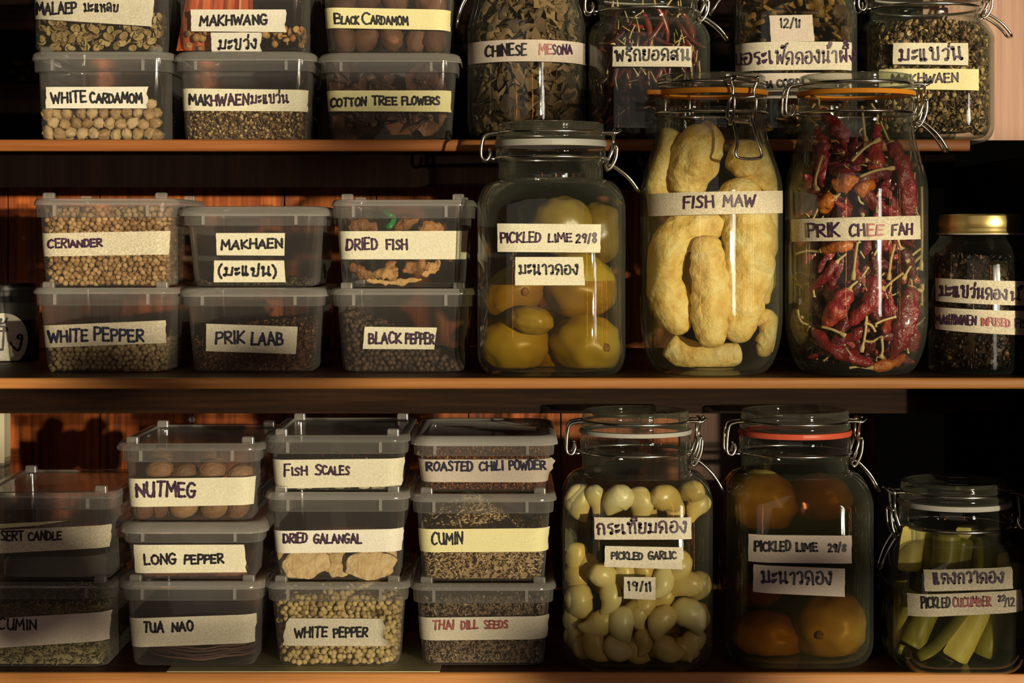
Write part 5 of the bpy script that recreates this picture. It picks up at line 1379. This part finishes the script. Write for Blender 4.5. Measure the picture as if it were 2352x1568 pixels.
# garlic
M_GAR = solid('garlic_flesh', [(.2, (.66, .48, .17)), (.5, (.80, .65, .30)), (.85, (.84, .74, .42))], rough=.32, src='object', scale=50, spec=.45, trans=(.2, (.75, .6, .25)))
garl = []
c = CON['JB1']; y0 = c.cy
for k in range(4):
    b = (.0028, .004, .002, .0034)[k]
    v, f = lump([(b*.6, 0, .0120), (.0005, 0, .0055), (-.0016, 0, -.0015), (-.0004, 0, -.0085), (b, 0, -.0150)], [.0052, (.0088, .0082, .0094, .0086)[k], (.0094, .0086, .0098, .009)[k], (.0062, .0056, .0066, .006)[k], .0009], 20, 6, .07, 110, (.80, .74, .84, .70)[k], k*3, .12)
    garl.append((v, f))
gfirst = [None]*4
GA = [(1325, 1150, .1, 1.25, 0), (1367, 1143, -.2, 1.05, .002), (1420, 1142, -.75, 1.15, 0), (1466, 1150, .1, 1.2, .001), (1525, 1142, -1.0, 1.2, 0), (1545, 1168, .15, 1.0, .004), (1590, 1132, -1.2, .95, .001), (1606, 1165, -.6, 1.0, .002), (1490, 1165, .5, .9, .008),
      (1322, 1282, .2, 1.1, .002), (1318, 1330, .1, 1.0, 0), (1358, 1300, .9, 1.0, .006), (1384, 1318, -.9, 1.1, 0), (1397, 1362, .2, 1.1, 0), (1334, 1378, .5, 1.25, .001), (1430, 1312, .3, 1.0, .004), (1478, 1310, -.2, 1.0, .004), (1516, 1328, .5, 1.1, 0), (1556, 1290, .3, 1.05, .001), (1575, 1340, -1.2, 1.2, 0), (1613, 1345, .4, 1.05, .001),
      (1520, 1368, 1.0, .9, .004), (1470, 1385, 1.3, 1.1, .003), (1519, 1418, -.5, 1.2, 0), (1578, 1408, -.7, 1.35, 0), (1466, 1408, .1, .9, .001), (1428, 1422, .2, 1.2, .001), (1372, 1424, 1.2, 1.15, .001), (1318, 1425, .3, 1.0, .001), (1612, 1420, .2, 1.1, .002), (1322, 1462, -.3, .9, .001), (1365, 1475, .5, 1.1, .001), (1418, 1480, 1.3, 1.1, .002), (1474, 1465, .1, .9, .001), (1530, 1480, 1.2, 1.1, .001), (1592, 1475, -.4, 1.1, .001), (1340, 1505, 1.0, .9, .002), (1390, 1510, 1.2, 1.0, .004), (1460, 1512, .8, 1.0, .003), (1510, 1512, -1, 1.0, .004), (1570, 1505, 1.1, 1.0, .003)]
for _ in range(20): GA.append((random.uniform(1330, 1595), random.uniform(1295, 1505), random.uniform(-1.5, 1.5), random.uniform(.9, 1.2), .019))
for k, (px, py, rot, sc, d) in enumerate(GA):
    z = Z(py, y0-.03); hw, hd, r = c.at(z)
    dx = X(px, y0-.03)-c.cx; lim = hw-.0105*sc if sc > 1 else hw-.0095
    dx = max(-lim, min(lim, dx))
    fl = hw-r; q = max(abs(dx)+.006-fl, 0)
    y = c.cy-hd+(r-math.sqrt(max(r*r-min(q, r*.98)**2, 0)))+.0118+d*1.6
    lab = 'peeled garlic clove floating at the top of the garlic jar' if py < 1200 else 'peeled garlic clove in the heap at the bottom of the garlic jar'
    grp = 'garlic cloves at the surface' if py < 1200 else 'garlic cloves in the heap'
    i = k % 4; loc = (c.cx+dx, y, max(z, c.zb+.0145)); sc *= .86; ro = (random.gauss(0, .15), -rot, random.uniform(-.3, .3) if random.random() < .6 else PI+random.uniform(-.3, .3))
    if gfirst[i] is None:
        v, f = garl[i]; o = single('garlic_clove', v, f, M_GAR, (0, 0, 0), lab, 'garlic', grp, sharp=None); gfirst[i] = o
        o.location = loc; o.rotation_euler = ro; o.scale = (sc,)*3
    else:
        o = clone(gfirst[i], loc, ro, sc, lab); o['group'] = grp
liquid('JB1', 1110, brine_mat('garlic_brine', (.88, .68, .16), 22, .008), 'yellow brine in the garlic jar')

# cucumber sticks
M_CSKIN = solid('cucumber_skin', [(.3, (.14, .125, .018)), (.6, (.26, .23, .04)), (.8, (.38, .33, .08))], rough=.35, src='object', scale=40, stretch=(6, 6, .6), spec=.4)
M_CFL = solid('cucumber_flesh', [(.3, (.52, .42, .10)), (.6, (.66, .55, .18)), (.8, (.74, .64, .28))], rough=.4, src='object', scale=60, stretch=(5, 5, .5), spec=.4, trans=(.2, (.6, .55, .2)))
c = CON['JB3']
def spear(pts, wid, d, face, label, seed):
    wid *= 1.28
    """wedge cut from a cucumber: curved skin on one side, two flat flesh faces; face turns the skin (0 = skin to the viewer)"""
    s = SCL(c.cy+d); path = catmull([P(a, b, c.cy+d+e) for a, b, e in pts], 7); n = len(path)
    K = 14; V, Fc, mi = [], [], []
    for i, p in enumerate(path):
        t = (Vector(path[min(i+1, n-1)])-Vector(path[max(i-1, 0)])).normalized()
        u = Vector((0, -1, 0)); u = (u-t*u.dot(t)).normalized(); w = t.cross(u)
        ca, sa = math.cos(face), math.sin(face); u, w = u*ca+w*sa, w*ca-u*sa
        R_ = wid/2*s*(1+.05*mnoise.noise(Vector((i*.3+seed, 0, 0))))*(.86 if i in (0, n-1) else 1)
        for k in range(K):
            if k < 10: a = -1.25+2.5*k/9; q = (math.cos(a)*R_, math.sin(a)*R_)
            else: j = k-9; a = 1.25-2.5*j/5; q = (math.cos(1.25)*R_-.72*R_*(1-abs(2*j/5-1)), math.sin(1.25)*R_*(1-2*j/5))
            V.append(Vector(p)+u*(q[0]-.1*R_)+w*q[1])
    for i in range(n-1):
        for k in range(K):
            k2 = (k+1) % K
            Fc.append((i*K+k, i*K+k2, (i+1)*K+k2, (i+1)*K+k)); mi.append(0 if k < 9 else 1)
    Fc.append(tuple(range(K-1, -1, -1))); mi.append(1); Fc.append(tuple((n-1)*K+k for k in range(K))); mi.append(1)
    o = mk('cucumber_stick', V, Fc, None, loc=path[n//2], mats=[M_CSKIN, M_CFL], fmat=mi, sharp=40)
    return tag(o, label, 'pickled cucumber', 'cucumber sticks in their jar')
SP = [([(2140, 1215, 0), (2138, 1290, 0), (2120, 1370, 0)], 40, -.004, .5, 'olive cucumber stick beside the bright yellow end, clasp side'),
      ([(2345, 1330, 0), (2335, 1400, 0), (2325, 1460, 0)], 36, .008, .4, 'dark cucumber stick at the far side of the cucumber jar'),
      ([(2230, 1400, 0), (2200, 1450, 0), (2170, 1510, 0)], 44, -.010, .3, 'dark olive cucumber stick between the thin pale one and the pale seeded one'),
      ([(2110, 1360, 0), (2085, 1420, 0), (2075, 1470, 0)], 44, -.008, .2, 'broad olive cucumber stick low on the clasp side'),
      ([(2108, 1212, 0), (2100, 1260, 0), (2096, 1310, 0)], 62, -.014, 2.6, 'bright yellow cucumber stick end high in the jar, clasp side'),
      ([(2175, 1225, 0), (2172, 1280, 0), (2150, 1350, 0), (2105, 1450, 0), (2090, 1480, 0)], 50, -.016, .3, 'green cucumber stick slanting down behind the left end of the tapes'.replace(' left', '')),
      ([(2240, 1370, 0), (2200, 1430, 0), (2150, 1490, 0), (2110, 1512, 0)], 32, -.024, 1.2, 'thin pale green cucumber stick slanting across the bottom'),
      ([(2285, 1330, 0), (2255, 1400, 0), (2220, 1470, 0), (2195, 1515, 0)], 58, -.026, 2.9, 'wide cucumber stick with pale seeded flesh facing out at the bottom'),
      ([(2320, 1340, 0), (2290, 1420, 0), (2258, 1505, 0)], 46, -.018, .2, 'dark green cucumber stick beside the pale seeded one'),
      ([(2205, 1235, 0), (2195, 1300, 0), (2180, 1400, 0)], 52, -.010, 0, 'dull green skinned cucumber stick behind the Thai tape'),
      ([(2265, 1232, 0), (2262, 1300, 0), (2262, 1390, 0)], 54, -.008, .4, 'olive cucumber stick in the upper middle of the cucumber jar'),
      ([(2305, 1268, 0), (2312, 1330, 0), (2300, 1420, 0)], 40, -.012, 2.4, 'pale cucumber stick end above the date 22/12'),
      ([(2330, 1290, 0), (2326, 1390, 0), (2312, 1490, 0)], 30, .000, .2, 'narrow green cucumber stick against the far glass'),
      ([(2062, 1487, 0), (2078, 1493, 0), (2092, 1505, 0)], 22, -.008, .2, 'small cucumber tip lying on the jar floor'),
      ([(2225, 1208, 0), (2228, 1260, 0), (2230, 1320, 0)], 48, -.002, 2.8, 'cucumber stick whose pale end shows in the jar neck'),
      ([(2070, 1330, 0), (2075, 1400, 0), (2080, 1450, 0)], 34, .004, .3, 'shaded cucumber stick beside the clasp-side glass'),
      ([(2288, 1212, 0), (2286, 1260, 0), (2290, 1330, 0)], 44, .008, 2.5, 'shaded cucumber stick end in the jar neck'),
      ([(2150, 1400, 0), (2130, 1450, 0), (2120, 1495, 0)], 40, .006, .4, 'shaded olive cucumber stick low behind the tapes')]
for k, (pts, wd, d, fc, lab) in enumerate(SP): spear(pts, wd, d, fc, lab, k)
liquid('JB3', 1232, brine_mat('pale_green_brine', (.72, .62, .15), 9, .006), 'pale greenish brine in the cucumber jar')

# ------------------------------------------------------------------ gold-lidded jar at the edge
y = .012; s = SCL(y); cx = X(2251, y); zb = ZM1; R = 120*s; rn = 92*s
root = thing('screw_lid_jar', (cx, y, zb), 'dark glass jar with gold screw lid and two taped labels, beside the tall chilli jar', 'jar')
zn = Z(545, y); zsh = Z(600, y)
prof = [(zb+.003, R*.4, R*.4, R), (zb, R*.85, R*.85, R), (zb+.001, R*.92, R*.92, R), (zb+.004, R*.985, R*.985, R), (zb+.009, R, R, R), (zsh-.004, R, R, R), (zsh+.004, R*.985, R*.985, R), (zsh+.010, R*.93, R*.93, R), (zn-.003, R*.82, R*.82, R), (zn, rn, rn, rn), (zn+.008, rn, rn, rn)]
v, f = loft(cx, y, prof, 14, True); mk('glass_body', v, f, GLASS, root, sharp=60)
jc = Cont(cx, y, [(a, b, c2, b) for a, b, c2, d in prof[4:9]]); jc.root = root; jc.y = y; jc.zb = zb; CON['JM4'] = jc
zl0, zl1 = Z(537, y), Z(492, y); K = 150; V = []; Fc = []
rl = 94*s
pr = [(rl*1.035, zl0), (rl*1.04, zl0+.0008), (rl*1.0, zl0+.0018), (rl*.985, zl0+.004), (rl*1.0, zl0+.0055), (rl*1.0, zl1-.0052), (rl*.975, zl1-.0012), (rl*.93, zl1), (rl*.88, zl1-.0006), (rl*.1, zl1-.0008)]
for j, (r, z) in enumerate(pr):
    for i in range(K):
        a = 2*PI*i/K; k = 1+(.007 if (i % 2 and j in (5, 6)) else 0); V.append((cx+r*k*math.cos(a), y+r*k*math.sin(a), z))
for j in range(len(pr)-1):
    for i in range(K): Fc.append((j*K+i, j*K+(i+1) % K, (j+1)*K+(i+1) % K, (j+1)*K+i))
Fc.append(tuple((len(pr)-1)*K+i for i in range(K)))
lid = mk('screw_lid', V, Fc, GOLD, root, sharp=25)
v, f = loft(cx, y, [(zl0-.0006, rl*1.0, rl*1.0, rl), (zl0-.0005, rl*1.045, rl*1.045, rl), (zl0+.0002, rl*1.045, rl*1.045, rl)], 14); mk('lid_gasket', v, f, SEALW, lid)
L('JM4', [(2150, 638), (2366, 646), (2366, 702), (2151, 691)], [('มะแข', 2160, 2226, 680, 683, 26, 'p', 4), ('ว่นดอง', 2230, 2312, 684, 688, 24, 'p', 4), ('น้ำ', 2318, 2362, 690, 692, 22, 'p', 4)], 'fleck', ragged=.4)
L('JM4', [(2149, 704), (2366, 714), (2366, 770), (2150, 755)], [('MAKHWAEN', 2151, 2243, 743, 746, 21, 'p', 3.5), ('INFUSED', 2255, 2318, 747, 750, 17, 'r', 3.5), ('FISH', 2330, 2366, 752, 754, 19, 'p', 3.5)], 'fleck', ragged=.4)
M_DK = isl('steeped_dark_bit', [(.006, .004, .003), (.01, .006, .004), (.014, .009, .005), (.018, .010, .006), (.03, .016, .008), (.12, .06, .022)], .4)
jarfill('JM4', 'steeped_husk_filling', 'nearly black husks steeped in the gold-lidded jar', 'preserve', M_DK, [cup(.0024), oval(.0024, .0017, .0005, 8), spindle(.009, .0008, 4)], 1700, (585, 850), .006, core=.006)
liquid('JM4', 596, brine_mat('black_brine', (.45, .28, .10), 60), 'nearly black liquid in the gold-lidded jar')

# ------------------------------------------------------------------ small things
# dark jar with a round sticker, cut off by the picture edge
y = .15; s = SCL(y); cx = X(4, y); R = 84*s
M_BLK = solid('black_tin', [(0, (.012, .010, .009))], rough=.35)
root = thing('tin_canister', (cx, y, ZM1), 'dark canister with round white Thai sticker at the picture edge, beside the white pepper box', 'canister')
prof = [(ZM1, R*.96, R*.96, R), (ZM1+.001, R, R, R), (ZM1+.050, R, R, R), (ZM1+.052, R*.97, R*.97, R), (ZM1+.0535, R*.97, R*.97, R)]
v, f = loft(cx, y, prof, 12, True, True); mk('canister_body', v, f, M_BLK, root)
v, f = loft(cx, y, [(ZM1+.0536, R*1.0, R*1.0, R), (ZM1+.0536, R*1.02, R*1.02, R), (ZM1+.061, R*1.02, R*1.02, R), (ZM1+.0625, R*.98, R*.98, R)], 12, True, True); mk('canister_lid', v, f, M_BLK, root)
tc = Cont(cx, y, [(ZM1+.0005, R, R, R), (ZM1+.05, R, R, R)])
V = []; Fc = []; n = 40; u0, z0 = tc.pix(6, 780); rr = 60*s
for j in range(7):
    for i in range(n):
        a = 2*PI*i/n; V.append(tc.pt(u0+rr*j/6*math.cos(a), max(z0+rr*j/6*math.sin(a), ZM1+.001), .0004))
for j in range(6):
    for i in range(n): Fc.append((j*n+i, (j+1)*n+i, (j+1)*n+(i+1) % n, j*n+(i+1) % n))
st = mk('round_sticker', V, Fc, TAPE['white'], root, sharp=None)
V, Fc = [], []
for rv, rf in lettering('ปิ้ง', -26, 50, 805, 803, 40, 5, random.Random(3)):
    k = len(V)
    for q in rv: V.append(tc.pt(*tc.pix(*q), .0008))
    Fc += [tuple(i+k for i in t) for t in rf]
mk('writing', V, Fc, INK['k'], st, smooth=False)
# card under the boxes on the lowest shelf
M_PAPER = solid('olive_card', [(.3, (.42, .40, .24)), (.7, (.50, .47, .30))], rough=.7, scale=90)
ya = YL+.003
v, f = box_vf(X(383, ya), X(1010, ya), ya, .13, ZL1, ZL1+.0005)
tag(mk('paper_sheet', v, f, M_PAPER, loc=(X(700, ya), .06, ZL1), smooth=False), 'thin olive paper sheet under three boxes on the lowest shelf', 'paper')
# screw head in the back wall
sx, sz = X(440, YW), Z(963, YW)
V, Fc = [], []
for j, (r, d) in enumerate(((.0030, 0), (.0030, -.0008), (.0022, -.0014), (.0006, -.0010), (.0003, -.0006))):
    for i in range(16): a = 2*PI*i/16; V.append((sx+r*math.cos(a), YW+d, sz+r*math.sin(a)))
for j in range(4):
    for i in range(16): Fc.append((j*16+i, j*16+(i+1) % 16, (j+1)*16+(i+1) % 16, (j+1)*16+i))
Fc.append(tuple(64+i for i in range(16)))
tag(mk('screw', V, Fc, solid('zinc', [(0, (.55, .56, .58))], rough=.55, metal=.6), loc=(sx, YW, sz)), 'small round screw head in the back wall above the nutmeg box', 'screw')

# ------------------------------------------------------------------ what shades the shelves from outside the picture
struct('wall_side', [box_vf(.392, .41, -.078, YW+.012, ZL1, ZM0-.0003), box_vf(.392, .41, -.078, YW+.012, ZM1+.0003, ZU0-.004)], W_DARKSHADE)  # inner face is unlit; the shade is also in its colour
M_BLOCKER = solid('blocker_green', [(.3, (.05, .12, .03)), (.7, (.09, .2, .05))], rough=.5, scale=30)
def shade(px, py, rx, rz, dist=4.0, y=0.0):
    """a leaf added out of view so its shadow falls on the spot seen at px, py"""
    return P(px, py, y)-SDIR*dist, rx, rz
LV = [(90, 1330, .06, .075), (-20, 1130, .05, .04), (230, 815, .05, .026), (600, 815, .05, .028), (350, 880, .06, .012), (560, 1450, .12, .012), (905, 240, .05, .018), (905, 312, .05, .02), (1470, 1535, .09, .055), (300, 884, .05, .03), (560, 884, .05, .014), (1850, 1300, .05, .032), (1740, 1330, .03, .03), (780, 1450, .05, .010), (1180, 1075, .03, .014), (1480, 250, .05, .03), (1780, 280, .05, .03), (40, 20, .03, .04), (1440, 1580, .10, .018), (190, 880, .022, .02), (430, 1500, .06, .012)]
tr = thing('blocker_tree', (2.6, -4.2, 0), 'unseen leaf-shaped blockers added to shade the shelves', 'blocker_tree')  # no tree known here; added out of view to block the sun
pts_ = []
for (px, py, rx, rz) in LV:
    ce, a, b = shade(px, py, rx, rz)
    V, Fc = [], []; n = 20
    right = Vector((math.cos(SUN_AZ), math.sin(SUN_AZ), 0)); up = Vector((0, 0, 1))
    for d in (-.001, .001):
        for i in range(n):
            t = 2*PI*i/n; k = 1+.12*math.sin(3*t+px)
            V.append(ce+right*a*k*math.cos(t)+up*b*k*math.sin(t)+SDIR*(d+.02*math.cos(t)**2))
    Fc = [tuple(range(n)), tuple(range(2*n-1, n-1, -1))]+[(i, (i+1) % n, (i+1) % n+n, i+n) for i in range(n)]
    mk('shade_blocker', V, Fc, M_BLOCKER, tr, smooth=False); pts_.append(ce)
# added to hold up the blockers: trunk and twigs, well clear of the sun's path to the shelves
M_BLOCKER_BARK = solid('blocker_bark', [(.3, (.06, .04, .025)), (.7, (.12, .085, .055))], rough=.9, scale=20, bump=.5)
v, f = sweep(catmull([(3.5, -4.3, 0), (3.47, -4.28, .9), (3.52, -4.25, 1.7), (3.45, -4.2, 2.6)], 5), [.09-.0035*i for i in range(16)], 14)
blocker_trunk = mk('blocker_trunk', v, f, M_BLOCKER_BARK, tr)
for ce in pts_:
    a = Vector((3.5, -4.25, 1.2+.35*(ce.z-1.2)))
    v, f = sweep(catmull([a, a.lerp(ce, .5)+Vector((0, -.12, .03)), ce], 5), [.012-.0009*i for i in range(11)], 6); mk('blocker_twig', v, f, M_BLOCKER_BARK, blocker_trunk)
